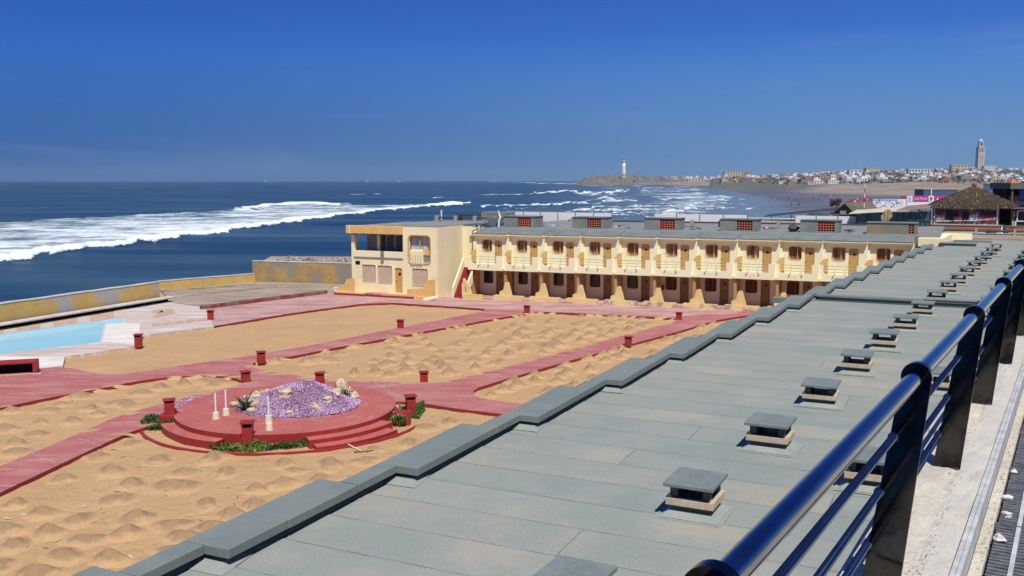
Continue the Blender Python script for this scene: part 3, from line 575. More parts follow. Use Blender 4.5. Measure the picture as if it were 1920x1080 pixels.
# people on the beach: small standing figures
def person_mesh():
    me = bpy.data.meshes.new('person'); o = bpy.data.objects.new('person', me)
    P_ = [(0, 0, .95), (0, 0, 1.2), (0, 0, 1.42), (0, 0, 1.52), (0, 0, 1.66), (-.1, 0, .85), (-.12, -.03, .48), (-.12, .02, .06), (.1, 0, .85), (.14, .06, .48), (.15, .12, .06), (-.2, 0, 1.4), (-.26, .02, 1.12), (-.27, -.06, .86), (.2, 0, 1.4), (.27, 0, 1.12), (.28, .08, .88)]
    E_ = [(0, 1), (1, 2), (2, 3), (3, 4), (0, 5), (5, 6), (6, 7), (0, 8), (8, 9), (9, 10), (2, 11), (11, 12), (12, 13), (2, 14), (14, 15), (15, 16)]
    R_ = [.14, .13, .15, .06, .11, .09, .065, .045, .09, .065, .045, .06, .045, .035, .06, .045, .035]
    me.from_pydata(P_, E_, []); COL.objects.link(o); md = o.modifiers.new('s', 'SKIN'); lay = me.skin_vertices.new() if not me.skin_vertices else me.skin_vertices[0]
    for i, q in enumerate(R_): me.skin_vertices[0].data[i].radius = (q, q)
    me.skin_vertices[0].data[0].use_root = True
    dg = bpy.context.evaluated_depsgraph_get(); m2 = bpy.data.meshes.new_from_object(o.evaluated_get(dg)); bpy.data.objects.remove(o); return m2
pm = person_mesh(); cl = [mat('dark_clothes', (.03, .03, .05), rough=.8), mat('pale_clothes', (.6, .6, .6), rough=.8), mat('red_clothes', (.35, .05, .04), rough=.8)]
pms = []
for c_ in cl: q = pm.copy(); q.materials.clear(); q.materials.append(c_); pms.append(q)
for i in range(16):
    px = random.uniform(1440, 1580); Y = random.uniform(430, 900); X, Y, z = farpt(px, Y); k = random.choice([0, 0, 1, 2])
    put(pms[k], 'person', (X, Y, z), random.uniform(0, 6), ('tiny distant person in %s clothes standing on the wet beach' % ['dark', 'pale', 'red'][k]), 'person', 'people scattered over the far beach', 1.0)

# ------------------------------------------------------------ haze
hz = MB().box(-14000, 14000, -60, 14500, -12, 175).build('haze', [])
hmt = bpy.data.materials.new('haze_air'); hmt.use_nodes = True; hn = hmt.node_tree; hn.nodes.clear(); ho = hn.nodes.new('ShaderNodeOutputMaterial'); hv = hn.nodes.new('ShaderNodeVolumePrincipled')
hv.inputs['Color'].default_value = (.52, .74, 1, 1); hv.inputs['Density'].default_value = HAZE; hv.inputs['Anisotropy'].default_value = .0; hn.links.new(hv.outputs[0], ho.inputs['Volume']); hz.data.materials.append(hmt); hz['kind'] = 'stuff'

# ------------------------------------------------------------ courtyard ground
PV = .15
def ground():
    poly = [tuple(loc(-70, -20)[:2]), tuple(loc(40, -20)[:2]), tuple(loc(40, 110)[:2]), tuple(loc(-45, 96)[:2]), tuple(loc(-51, 88)[:2])] + [tuple(at(470, 524, .3)[:2]), tuple(at(295, 533, .3)[:2]), tuple(at(0, 588, .3)[:2]), tuple(at(-300, 650, .3)[:2])]
    MB().slab(poly, [], SEA - 1, -.06, mtop=0).build('ground', M['oldconc'], kind='structure')
    n = 190; xs = np.linspace(-46, 22, n); ys = np.linspace(3, 86, 230); X, Y = np.meshgrid(xs, ys)
    Z = .018 * np.sin(X * 2.1 + np.sin(Y * 1.3) * 2) * np.sin(Y * 1.7) + .014 * np.sin(X * 4.3 + Y * 1.9) * np.sin(Y * 3.7 - X) + rng.normal(0, .006, X.shape)
    Vv = np.stack([X, Y, Z], -1).reshape(-1, 3); idx = np.arange(X.size).reshape(X.shape)
    f = np.stack([idx[:-1, :-1], idx[:-1, 1:], idx[1:, 1:], idx[1:, :-1]], -1).reshape(-1, 4)
    cen = Vv[f].mean(1); land = [tuple(p) for p in poly]
    pl0 = W([(-260, 655), (0, 627), (95, 613.5), (190, 601), (233, 596.5), (233, 605), (205, 606.5), (197, 607), (189, 641), (100, 652), (0, 664), (-260, 694)], PV)
    keep = [inside(c, land) and not inside(c, pl0) for c in cen]
    b = MB(); b.v = [tuple(v) for v in Vv]; b.f = [list(map(int, q)) for q, k in zip(f, keep) if k]; b.m = [0] * len(b.f)
    b.build('sand', M['sand'], smooth=True, kind='structure', fixn=False)
ground()
PV = .15
Bf = [(481, 692), (470, 685), (481, 678), (532, 671), (618, 654), (690, 641), (755, 629), (825, 616), (920, 599), (985, 587.5), (1025, 584.5), (1100, 589), (1180, 592), (1250, 595.5), (1268, 599), (1262, 604), (1180, 626), (1095, 649), (1000, 675), (900, 700), (841, 713), (804, 717.5), (721, 716), (618, 713), (566, 705)]
Op = [(118, 687), (204, 705), (328, 687), (437, 672), (547, 654), (650, 634), (750, 614), (850, 595), (922, 580), (850, 575), (707, 566), (547, 587), (401, 612), (385, 577), (440, 565), (600, 548), (645, 543), (880, 535), (1500, 550), (1560, 560), (1500, 575), (1390, 593), (1343, 600), (1267, 623), (1183, 645), (1047, 682), (900, 725), (887, 733), (890, 742), (905, 748), (1000, 760), (1100, 772), (1100, 800), (960, 778), (870, 768), (797, 757), (740, 752), (600, 760), (440, 778), (300, 792), (236, 812.6), (118, 868), (0, 923.5), (-900, 1370), (-900, 1250), (0, 874), (141, 816), (218, 781), (310, 755), (387, 735), (440, 725), (460, 717), (440, 708), (387, 703.5), (310, 707), (246, 716), (204, 726), (88, 746), (0, 765), (-900, 945), (-900, 820), (0, 700), (55, 693)]
Af = [(122, 669), (255, 649), (270, 629), (401, 612), (547, 587), (707, 566), (850, 575), (922, 580), (850, 595), (750, 614), (650, 634), (547, 654), (437, 672), (328, 687), (204, 705), (118, 687)]
PB = chaikin(W(Bf, PV)); PO = chaikin(W(Op, PV), 1)
MB().slab(PO, [PB], -.05, PV, mtop=0, mside=1).build('red_footpaths', [M['red'], M['redside']], kind='structure')
# faded older part by the cabanas
fad = [(401, 611), (385, 577.5), (440, 565.5), (600, 549), (645, 544), (900, 545), (1300, 552), (1470, 562), (1380, 588), (1250, 594), (1025, 583.5), (965, 581), (922, 579.5), (850, 574.5), (707, 565.5), (547, 586.5)]
MB().slab(W(fad, PV), [], PV - .05, PV + .006).build('faded_paving', M['redold'], kind='structure')
# expansion joints
b = MB()
for (x0, y0, x1, y1) in ((0, 716, 150, 690), (90, 722, 330, 690), (330, 690, 352, 700), (430, 674, 470, 690), (545, 655, 575, 661), (690, 628, 720, 636), (860, 600, 890, 607), (905, 690, 940, 697), (1000, 663, 1035, 671), (1100, 635, 1128, 643), (610, 548, 760, 560), (140, 820, 190, 836), (60, 850, 105, 868), (700, 715, 760, 752)):
    p, q = at(x0, y0, PV + .008), at(x1, y1, PV + .008); b.beam(p, q, .035, .004)
b.build('paving_joints', mat('joint_mortar', (.50, .34, .30), rough=.9), kind='structure')
# pool deck
DP = [(-900, 722), (0, 604), (150, 584), (313, 566.5), (385, 577), (401, 612), (270, 629), (262, 640), (255, 649), (122, 669), (118, 687), (55, 693), (0, 700), (-900, 822)]
pool = [(-260, 655), (0, 627), (95, 613.5), (190, 601), (233, 596.5), (233, 605), (205, 606.5), (197, 607), (189, 641), (100, 652), (0, 664), (-260, 694)]
MB().slab(W(DP, PV), [W(pool, PV)], -.05, PV + .012, mtop=0, mside=0).build('pool_deck', M['deck'], kind='structure')
MB().slab(W([(0, 668), (-900, 775), (-900, 815), (0, 698), (55, 692), (117, 686), (121, 670)], PV), [], .1, PV + .02).build('white_deck', M['whitedeck'], kind='structure')
MB().slab(W([(199, 607), (231, 605), (262, 607), (262, 628), (250, 646), (191, 641)], PV), [], .1, PV + .018).build('white_deck', M['whitedeck'], kind='structure')
pw = mat('pool_water', (.27, .60, .74), (.33, .66, .78), .25, .4, .6, .25, .1, 3, stretch=(.3, 1, 1), spec=.3, bdist=.03)
t = tag(MB().slab(W(pool, PV), [], -.05, .045).build('pool_water', pw), kind='structure')
MB().slab(W([(-260, 658), (0, 630), (95, 616.5), (188, 604.5), (188, 608), (95, 622), (0, 637), (-260, 667)], PV), [], .0, .049).build('pool_ledge_water', mat('shallow_pool_water', (.42, .68, .78), (.36, .64, .76), .5, rough=.25, bump=.1, bscale=3), kind='structure')
t = thing('swimming_pool', 'long turquoise swimming pool at the left edge of the courtyard', 'swimming pool', at(100, 630, 0))
pl_ = W(pool, PV)
for i in range(len(pl_)):
    p, q = Vector((*pl_[i], 0)), Vector((*pl_[(i + 1) % len(pl_)], 0))
    if (q - p).length < .4: continue
    b = MB(); b.beam(p + Vector((0, 0, -.1)), q + Vector((0, 0, -.1)), .06, .5); o = b.build('pool_wall', mat('pool_rim', (.52, .66, .68), rough=.5) if i == 0 else bpy.data.materials['pool_rim'], t); o.location = -Vector(t.location)
ntile = 0
for i in range(16):   # terracotta coping tiles along the far rim
    x0 = -130 + i * 23.0
    ya = lambda x: 627 - (x) * .137 + 0.0
    yb = lambda x: 605.5 - x * .137
    quad = [at(x, f_(x), PV) for x, f_ in ((x0, ya), (x0 + 22.4, ya), (x0 + 20.4, yb), (x0 - 2, yb))]
    c = sum(quad, Vector()) / 4
    b = MB(); vs = [q + (c - q) * .03 for q in quad]; dz = random.uniform(.018, .035)
    b.add([(q.x, q.y, PV - .02) for q in vs] + [(q.x, q.y, PV + dz) for q in vs], [(0, 1, 5, 4), (1, 2, 6, 5), (2, 3, 7, 6), (3, 0, 4, 7), (4, 5, 6, 7)])
    o = b.build('edge_tile', M['tile'] if i % 3 else mat('pale_tile_%d' % i, (.55, .46, .36), rough=.8), t); o.location = -Vector(t.location)
# deck patches: rectangular raised tiles right of the pool
t = thing('old_shower_tray', 'sunken tan rectangle of missing tiles on the deck beyond the pool', 'shower tray', at(300, 590, PV))
for q in ([(286, 582), (304, 580), (306, 586), (287, 588)], [(308, 580), (322, 579), (328, 588), (290, 597), (287, 593)]):
    o = MB().slab(W(q, PV), [], PV - .1, PV + .03).build('tray_panel', M['tile'], t); o.location = -Vector(t.location)
t = thing('stepping_slabs', 'row of tan edging slabs along the deck beside the sand', 'paving slabs', at(330, 606, PV))
for k in range(5):
    x = 285 + k * 21; y = 613 - k * 2.4; o = MB().slab(W([(x, y), (x + 19, y - 2.2), (x + 18, y - 7.5), (x - 1, y - 5)], PV), [], PV - .1, PV + .03 + .006 * (k % 2)).build('slab', M['tile'], t); o.location = -Vector(t.location)
MB().slab(W([(300, 541), (340, 537), (475, 528), (645, 533), (645, 553), (600, 547), (440, 564), (385, 576.5), (313, 566), (313, 558)], PV), [], 0, PV + .016).build('old_terrace', M['oldconc'], kind='structure')
b = MB(); b.beam(at(302, 546, .2), at(480, 533, .2), .5, .16); b.beam(at(340, 556, .2), at(520, 537, .2), .12, .08); o = b.build('terrace_curb', M['oldconc'], kind='structure')
t = tag(MB().beam(at(377, 579, .2), at(612, 549.5, .2), .35, .5).build('low_curb_wall', mat('peeling_red_curb', (.24, .045, .04), (.20, .15, .12), 1.2, .48, .56, .85, .5, 8, fine=.15, fscale=8), bevel=.03), 'low peeling dark red kerb wall across the faded paving left of the two-storey house', 'kerb wall')

# ------------------------------------------------------------ sea wall
def wall_line(name, label, p, q, z0, z1, th, m, top=None, cat='wall'):
    mid = (p + q) / 2; t_ = thing(name, label, cat, (mid.x, mid.y, z0)); d = (q - p); d.z = 0; rz = math.atan2(d.y, d.x); t_.rotation_euler = (0, 0, rz); L_ = d.length
    n_ = max(1, int(L_ / 1.2)); b_ = MB()
    prof = [(-L_ / 2 + L_ * k / n_, z1 - z0 + random.uniform(-.02, .02)) for k in range(n_ + 1)]
    b_.slab([(-L_ / 2, 0), (L_ / 2, 0)] + prof[::-1], [], 0, th, axis='y'); b_.build('wall_body', m, t_)
    b2 = MB()
    for k in range(n_): b2.add([(prof[k][0], -.03, prof[k][1] + .004), (prof[k + 1][0], -.03, prof[k + 1][1] + .004), (prof[k + 1][0], th + .03, prof[k + 1][1] + .004), (prof[k][0], th + .03, prof[k][1] + .004),
                               (prof[k][0], -.03, prof[k][1] + .06), (prof[k + 1][0], -.03, prof[k + 1][1] + .06), (prof[k + 1][0], th + .03, prof[k + 1][1] + .06), (prof[k][0], th + .03, prof[k][1] + .06)], [(0, 1, 5, 4), (2, 3, 7, 6), (4, 5, 6, 7), (0, 3, 2, 1)] + ([(0, 4, 7, 3)] if k == 0 else []) + ([(1, 2, 6, 5)] if k == n_ - 1 else []))
    b2.build('wall_cap', top or M['pooltop'], t_)
    return t_
wall_line('sea_wall', 'low yellow sea wall with grey patches behind the pool', at(-330, 660, .45), at(300, 559, .45), -.1, 1.75, .45, M['yellow'])
wall_line('sea_wall', 'middle stretch of yellow sea wall, stepping up behind the old terrace', at(298, 544, .2), at(478, 529, .2), -.1, .98, .4, mat('yellow_wall_clean', (.60, .43, .15), (.55, .38, .13), .8, rough=.85, fine=.06, fscale=8, col3=(.42, .38, .3), scale3=1.5, lo3=.66, hi3=.7))
wall_line('boundary_wall', 'tall stained ochre wall with crumbling brown patches left of the house', at(474, 528.5, .1), at(664, 534, .1), -.1, 2.12, .5, M['yellowold'])
b = MB(); p, q = at(-330, 660, .52), at(316, 556.5, .52); n_ = Vector((q.y - p.y, -(q.x - p.x), 0)).normalized()
t = thing('wall_bench_slab', 'long grey white slab over a black gap at the foot of the yellow sea wall', 'ledge', (p + q) / 2)
b.beam(p + n_ * .25 - Vector((0, 0, .0)), q + n_ * .25, .75, .12); o = b.build('ledge_slab', M['pooltop'], t, bevel=.02); o.location = -Vector(t.location)
b = MB(); b.beam(p - n_ * .1 - Vector((0, 0, .3)), q - n_ * .1 - Vector((0, 0, .3)), .1, .5); o = b.build('gap_shade_sheet', M['black'], t); o.location = -Vector(t.location)  # black sheet, the shade under the slab put into its colour
# rubble on the tall wall
def rock_mesh(seed, flat=.7):
    r = random.Random(seed); bm = bmesh.new(); bmesh.ops.create_icosphere(bm, subdivisions=2, radius=1)
    ph = [r.uniform(0, 6) for _ in range(6)]
    for v in bm.verts:
        c = v.co; k = 1 + .22 * math.sin(c.x * 3 + ph[0]) * math.sin(c.y * 3.3 + ph[1]) + .16 * math.sin(c.z * 5 + ph[2]) + .1 * math.sin(c.x * 8 + ph[3]) * math.sin(c.y * 7 + ph[4]) + r.uniform(-.07, .07)
        v.co = Vector((c.x * k, c.y * k, c.z * k * flat))
    me = bpy.data.meshes.new('rock'); bm.to_mesh(me); bm.free(); return me
rocks = [rock_mesh(i) for i in range(6)]
for me in rocks: me.materials.append(M['rock'])
vs = []; b = MB()
p, q = at(520, 490, 2.1), at(664, 494, 2.1)
for i in range(700):
    c = p.lerp(q, random.random()) + Vector((random.uniform(-1, 1) * .4, random.uniform(-.2, 3.0), random.uniform(-.1, .25))); s_ = random.uniform(.05, .18)
    d = [Vector((random.uniform(-1, 1), random.uniform(-1, 1), random.uniform(-1, 1))).normalized() * s_ for _ in range(4)]
    b.add([c + x for x in d], [(0, 1, 2), (0, 3, 1), (1, 3, 2), (2, 3, 0)])
tag(b.build('rubble', mat('pale_rubble', (.50, .45, .38), (.34, .31, .28), 3, rough=.95)), 'pale broken rubble heaped behind the tall ochre wall', 'rubble', kind='stuff')
b = MB(); q = at(590, 500, 1.6); pl = [(at(480, 505, 1.2) + Vector((0, 1, 0)))[:2], (at(664, 507, 1.2) + Vector((0, 1, 0)))[:2], (at(664, 495, 1.2) + Vector((0, 3, 0)))[:2], (at(500, 493, 1.2) + Vector((0, 2, 0)))[:2]]
b.slab([tuple(p) for p in pl], [], -.1, 1.75); b.build('rubble_ground', M['oldconc'], kind='structure')

# ------------------------------------------------------------ near stepped block: roof, coping, vents
ZR = 5.30
def aK(k): return 8.5 + 3.78 * k
def rK(k): return -7.83 + .377 * k
KS = range(-3, 17)
def inner(a):
    k = math.floor((a - 8.5) / 3.78); return rK(k)
RT = thing('stepped_block', 'long foreground block with a grey felt roof and stepped coping', 'building', loc(-4, 10, 0), -AX)
def rt(b): # coordinates were given as (r, a): shift to the block's own base
    b.v = [(x + 4, y - 10, z) for x, y, z in b.v]; return b
left = []
for k in KS:
    a0, a1 = aK(k), aK(k + 1); left += [(rK(k) - .62, a0 + .0), (rK(k) - .62, a0 + 2.75), (rK(k) - .24, a0 + 2.75), (rK(k) - .24, a1)]
body = left + [(2.6, aK(17)), (2.6, 90), (9, 90), (2, aK(-3)), ]
rt(MB().slab(body, [], -.1, ZR - .012)).build('storey_walls', M['cream'], RT)
rt(MB().slab([(rK(k_) + .0, aK(k_) + d_) for k_ in KS for d_ in (.0, 3.78)] + [(-1.2, aK(17) + .2), (-1.2, 80), (-1.2, 90.4), (9.2, 90.4), (2.2, aK(-3))], [], ZR - .01, ZR - .004)).build('roof_deck', mat('lap_bitumen', (.075, .085, .08), rough=.9), RT)
ncop = 0
for k in KS:
    a0, a1 = aK(k), aK(k + 1); r0 = rK(k); j1 = a0 + (1.15 if k % 2 == 0 else 1.45); g_ = .012
    segs = [(r0 - .70, r0, a0, j1 - g_), (r0 - .70, r0, j1, a0 + 2.75), (r0 - .322, r0, a0 + 2.75 + g_, a1 - .0)]
    for (x0, x1, y0, y1) in segs:
        dz = random.uniform(-.006, .006)
        if x1 - x0 > .5 and y0 > a0 + .5: y1 -= 0
        o = rt(MB().box(x0, x1, y0, y1 - g_, 5.435 + dz, 5.565 + dz)).build('coping_slab', M['coping'], RT, bevel=.012)
    rt(MB().box(r0 - .55, r0 - .19, a0 + .20, a1 + .195, ZR - .01, 5.44)).build('parapet', M['leg'], RT)
    b = MB(); x = r0 - .07   # felt fillet along the foot
    b.add([(x - .10, a0 + .05, ZR + .05), (x - .10, a1, ZR + .05), (x - .02, a1, ZR + .022), (x - .02, a0 - .02, ZR + .022)], [(0, 1, 2, 3)])
    b.add([(x - .46, a0 + .16, ZR + .10), (x - .10, a0 + .16, ZR + .10), (x + .14, a0 - .20, ZR + .024), (x - .40, a0 - .22, ZR + .024)], [(0, 1, 2, 3)])
    b.add([(x - .10, a0 + .16, ZR + .10), (x - .10, a0 + .5, ZR + .05), (x + .02, a0 + .5, ZR + .024), (x + .14, a0 - .20, ZR + .024)], [(0, 1, 2, 3)])
    rt(b).build('felt_fillet', M['upstand'], RT, fixn=False)
fm = [M['felt'], M['felt2'], M['felt3']]; M['lap'] = mat('lap_line', (.15, .16, .145), (.24, .25, .225), 3, rough=.9)
def strip(a, far=False, b=None):
    x0 = min(inner(a + .02), inner(a + .97)) - .10; x1 = -.6 + .094 * a + 1.2
    if a > 73: x0 = -1.15
    cuts = [x0]; c = x0 + random.uniform(2.5, 12)
    while c < x1 - 1.5: cuts.append(c); c += random.uniform(9, 16)
    cuts.append(x1); parts = []
    for i in range(len(cuts) - 1):
        q0, q1 = cuts[i], cuts[i + 1] - .006; zz = random.uniform(0, .002)
        vs = [(q0, a, ZR), (q1, a, ZR), (q1, a + .985, ZR), (q0, a + .985, ZR), (q0, a, ZR + .006 + zz), (q1, a, ZR + .006 + zz), (q1, a + .985, ZR + .020 + zz), (q0, a + .985, ZR + .020 + zz)]
        fs = [(0, 1, 5, 4), (1, 2, 6, 5), (2, 3, 7, 6), (3, 0, 4, 7), (4, 5, 6, 7)]
        lw = .022 if not far else .035; zt = ZR + .0215 + zz; nn = max(2, int((q1 - q0) / .35)); lv = []; lf = []
        for i_ in range(nn + 1):
            x = q0 + (q1 - q0) * i_ / nn; wv = lw * random.uniform(.35, 1.2); lv += [(x, a + .985, zt), (x, a + .985 - wv, zt - .0003)]
        lf = [(2 * i_, 2 * i_ + 1, 2 * i_ + 3, 2 * i_ + 2) for i_ in range(nn)]
        if i: lv += [(q0, a, ZR + .0085 + zz), (q0 + .012, a, ZR + .0085 + zz), (q0 + .012, a + .97, zt), (q0, a + .97, zt)]; lf.append((len(lv) - 4, len(lv) - 3, len(lv) - 2, len(lv) - 1))
        if far: b.add(vs, fs, random.randrange(3)); b.add(lv, lf, 3)
        else: rt(MB().add(vs, fs).add(lv, lf, 1)).build('roofing_sheet', [random.choice(fm), M['lap']], RT)
a = 1.6
while a < 38: strip(a); a += 1.0
b = MB()
while a < 88: strip(a, True, b); a += 1.0
rt(b).build('far_roofing_sheets', fm + [M['lap']], RT, kind='stuff')
rt(MB().box(-4.97, 1.1, 38.45, 38.78, ZR, 5.47)).build('dividing_wall', M['leg'], RT)
rt(MB().box(-5.05, 1.05, 38.40, 38.85, 5.475, 5.56)).build('divider_coping', M['coping'], RT, bevel=.01)
rt(MB().box(-1.2, 4.6, 38.37, 38.87, 5.563, 5.60)).build('divider_coping', M['coping'], RT, bevel=.01)
rt(MB().box(-6.75, -4.95, 38.35, 38.8, 5.15, 5.36)).build('side_coping', M['coping'], RT, bevel=.01)
rt(MB().box(-1.45, .9, 75.1, 75.6, ZR, 5.46)).build('end_parapet', M['leg'], RT)
rt(MB().box(-1.5, .95, 75.05, 75.65, 5.465, 5.55)).build('end_coping', M['greybox'], RT)
rt(MB().slab([(-2.95, 75.7), (-1.3, 75.7), (-.75, 82.5), (.7, 84), (-2.6, 84)], [], 5.2, 5.78)).build('cream_parapet', M['cream'], RT)
def vent():
    t_ = thing('roof_vent', 'x', 'roof vent')
    MB().box(-.48, .48, -.46, .46, .008, .014).build('felt_apron', M['upstand'], t_)
    b_ = MB(); n_ = [(-.42, -.40, .02), (.42, -.40, .02), (.42, .40, .02), (-.42, .40, .02), (-.29, -.27, .10), (.29, -.27, .10), (.29, .27, .10), (-.29, .27, .10)]
    b_.add(n_, [(0, 1, 5, 4), (1, 2, 6, 5), (2, 3, 7, 6), (3, 0, 4, 7), (4, 5, 6, 7)]); b_.build('flared_base', M['upstand'], t_)
    MB().box(-.27, .27, -.25, .25, .10, .20).build('upstand', M['leg'], t_)
    MB().slab([(-.345, -.33), (.345, -.33), (.345, .33), (-.345, .33)], [[(-.27, -.255), (-.27, .255), (.27, .255), (.27, -.255)]], .175, .28, bottom=True).build('curb', M['curb'], t_, bevel=.008)
    MB().box(-.27, .27, -.255,   .255, .181, .195).build('shaft_opening', M['black'], t_)
    for sx in (-1, 1):
        for sy in (-1, 1): MB().box(sx * .235 - .055, sx * .235 + .055, sy * .225 - .055, sy * .225 + .055, .20, .452).build('leg', M['leg'], t_)
        MB().add([(sx * .30 - .05, -.31, .28), (sx * .30 + .05, -.31, .28), (sx * .30, -.25, .28), (sx * .30, -.29, .34)], [(0, 1, 3), (1, 2, 3), (2, 0, 3)]).build('mortar_lump', M['curb'], t_)
    MB().box(-.36, .36, -.41, .41, .453, .505).build('cap_slab', M['capslab'], t_, bevel=.008)
    return t_
ORD = ['first', 'second', 'third', 'fourth', 'fifth', 'sixth', 'seventh', 'eighth', 'ninth', 'tenth', 'eleventh', 'twelfth', 'thirteenth', 'fourteenth', 'fifteenth', 'sixteenth', 'seventeenth', 'eighteenth', 'nineteenth']
v0 = vent(); used = False
for i in range(-1, 16):
    a_, r_ = 12.88 + 3.81 * i, -3.24 + .352 * i
    o = v0 if not used else copy_tree(v0); used = True; o.location = loc(r_, a_, ZR + .012); o.rotation_euler = (0, 0, -AX + R(random.uniform(-3, 3))); o.scale = (random.uniform(.96, 1.04), random.uniform(.96, 1.04), random.uniform(.94, 1.05))
    tag(o, 'grey slab-topped roof vent, %s from the camera in the long row along the roof' % ORD[i + 1] if i >= 0 else 'roof vent cut by the bottom edge of the picture, only its grey slab showing', 'roof vent', 'slab-topped vents in the long roof row')
for j, i in enumerate(range(0, 15)):
    a_, r_ = 15.2 + 3.81 * i, -1.12 + .36 * i
    if j == 0 or j == 2 or j >= 4:
        o = copy_tree(v0); o.location = loc(r_, a_, ZR + .012); o.rotation_euler = (0, 0, -AX)
        tag(o, 'slab-topped roof vent half hidden by the steel railing, %s from the camera' % ORD[j], 'roof vent', 'slab-topped vents beside the terrace')
rt(MB().box(-.6, 2.0, 80, 80.9, ZR, ZR + .14)).build('loose_slab', M['capslab'], RT)

# ------------------------------------------------------------ terrace, ledge, grating, railing
TA = R(31.0)
tf = lambda x, y, z=0: Vector((x * math.cos(TA) + y * math.sin(TA), -x * math.sin(TA) + y * math.cos(TA), z))
def terr(b, name, m, kind='structure', parent=None, **kw):
    b.v = [tuple(tf(*v)) for v in b.v]; return b.build(name, m, parent, kind=kind, **kw)
ZL = 8.36
terr(MB().box(-.78, 14, -14, 92, -1, 8.20), 'terrace', M['ledge'])
t = thing('terrace_edge', 'rough concrete terrace edge under the steel railing', 'ledge', tf(-.6, 4, 8.2), -TA)
def te(b): b.v = [(x + .6, y - 4, z - 8.2) for x, y, z in b.v]; return b
# ledge top with gentle unevenness
b = MB(); nx, ny = 10, 260; g = {}
for j in range(ny + 1):
    y = -3 + 60 * (j / ny) ** 1.6
    for i in range(nx + 1):
        x = -.80 + .425 * i / nx; g[i, j] = len(b.v); b.v.append((x, y, ZL + random.uniform(-.003, .003) + (.004 * math.sin(y * 3 + x * 9)) - (.006 if i > 5 else 0)))
for j in range(ny):
    for i in range(nx): b.f.append([g[i, j], g[i + 1, j], g[i + 1, j + 1], g[i, j + 1]]); b.m.append(1 if i >= 6 else 0)
te(b).build('ledge_top', [M['ledge'], M['screed']], t, fixn=False)
te(MB().box(-.80, -.375, -3, 90, 8.19, ZL - .012)).build('ledge_body', M['ledge'], t)
te(MB().add([(-.66, 3.15, ZL + .007), (-.52, 3.1, ZL + .007), (-.49, 3.3, ZL + .007), (-.50, 3.5, ZL + .007), (-.58, 3.55, ZL + .007), (-.70, 3.5, ZL + .007), (-.74, 3.3, ZL + .007)], [(0, 1, 2, 3, 4, 5, 6)])).build('white_splash', M['whitepaint'], t, fixn=False)
for y0 in np.arange(-3, 40, 2.0):
    te(MB().box(-.372, -.352, y0, y0 + 1.994, 8.262, ZL + .012)).build('metal_angle', M['angle'], t, bevel=.003)
    te(MB().box(-.392, -.3725, y0, y0 + 1.99, ZL + .002, ZL + .012)).build('angle_lip', M['angle'], t)
te(MB().box(-.352, -.30, -3, 60, 8.19, 8.25)).build('mortar_bed', M['ledge'], t)
b = MB(); r = random.Random(3)
for i in range(1500):
    y = 60 ** (r.random()) * .9 - .2 + 2.4; x = -.535 + .03 * math.sin(y * 1.7) + r.gauss(0, .02) if r.random() < .62 else -.32 + r.gauss(0, .014); z = (ZL if x < -.40 else 8.252) + .003; s_ = r.uniform(.002, .008)
    d = [Vector((r.uniform(-1, 1), r.uniform(-1, 1), r.uniform(-.4, 1))).normalized() * s_ for _ in range(5)]
    b.add([Vector((x, y, z)) + q for q in d], [(0, 1, 2), (0, 3, 1), (1, 3, 2), (2, 3, 0), (0, 4, 1), (2, 4, 3)])
te(b).build('mortar_crumbs', M['rubble'], t, kind='stuff')
tg = thing('drain_grating', 'dark metal floor grating with close crossbars at the right edge', 'grating', tf(-.29, 4, 8.2), -TA)
def tg_(b): b.v = [(x + .29, y - 4, z - 8.2) for x, y, z in b.v]; return b
tg_(MB().box(-.30, .4, -2, 60, 8.19, 8.205)).build('channel_floor', M['black'], tg)
bars = MB().box(-.285, .38, -.011, .011, -.02, .022).build('grate_bar', M['grate'], tg); nb = 0; y = 3.2; first = True
while nb < 210:
    o = bars if first else bpy.data.objects.new('grate_bar', bars.data)
    if not first: COL.objects.link(o); o.parent = tg
    first = False; o.location = (.29, y - 4 + random.uniform(-.001, .001), .03); y += .043; nb += 1
b = MB()
while y < 40: b.box(-.285, .38, y - .011, y + .011, 8.205, 8.252); y += .043
tg_(b).build('far_grate_bars', M['grate'], tg, kind='stuff')
for y0 in (3.1, 4.2, 5.3, 6.4, 7.5): tg_(MB().box(-.199, -.179, y0, y0 + 1.085, 8.245, 8.259)).build('centre_bar', M['angle'], tg); tg_(MB().box(-.30, .38, y0 - .014, y0 - .006, 8.2, 8.262)).build('frame_bar', M['grate'], tg)
tg_(MB().box(-.199, -.179, 8.6, 40, 8.245, 8.259)).build('centre_bar', M['angle'], tg)
for i, (x, y, s_) in enumerate([(-.262, 5.05, .030), (-.255, 5.45, .024), (-.268, 5.75, .026), (-.285, 3.95, .020), (-.27, 6.3, .02)]):
    o = put(rocks[i], 'stone', tf(x, y, 8.262), i, ['whitish stone lying on the edge of the grating, largest of its group', 'whitish stone on the grating behind the largest one', 'pale stone on the grating edge, third from the camera', 'small chip of pale mortar on the grating edge nearest the camera', 'far pale pebble on the grating edge'][i], 'stone', 'pale stones on the grating', s_); o.material_slots[0].link = 'OBJECT'; o.material_slots[0].material = M['chip']

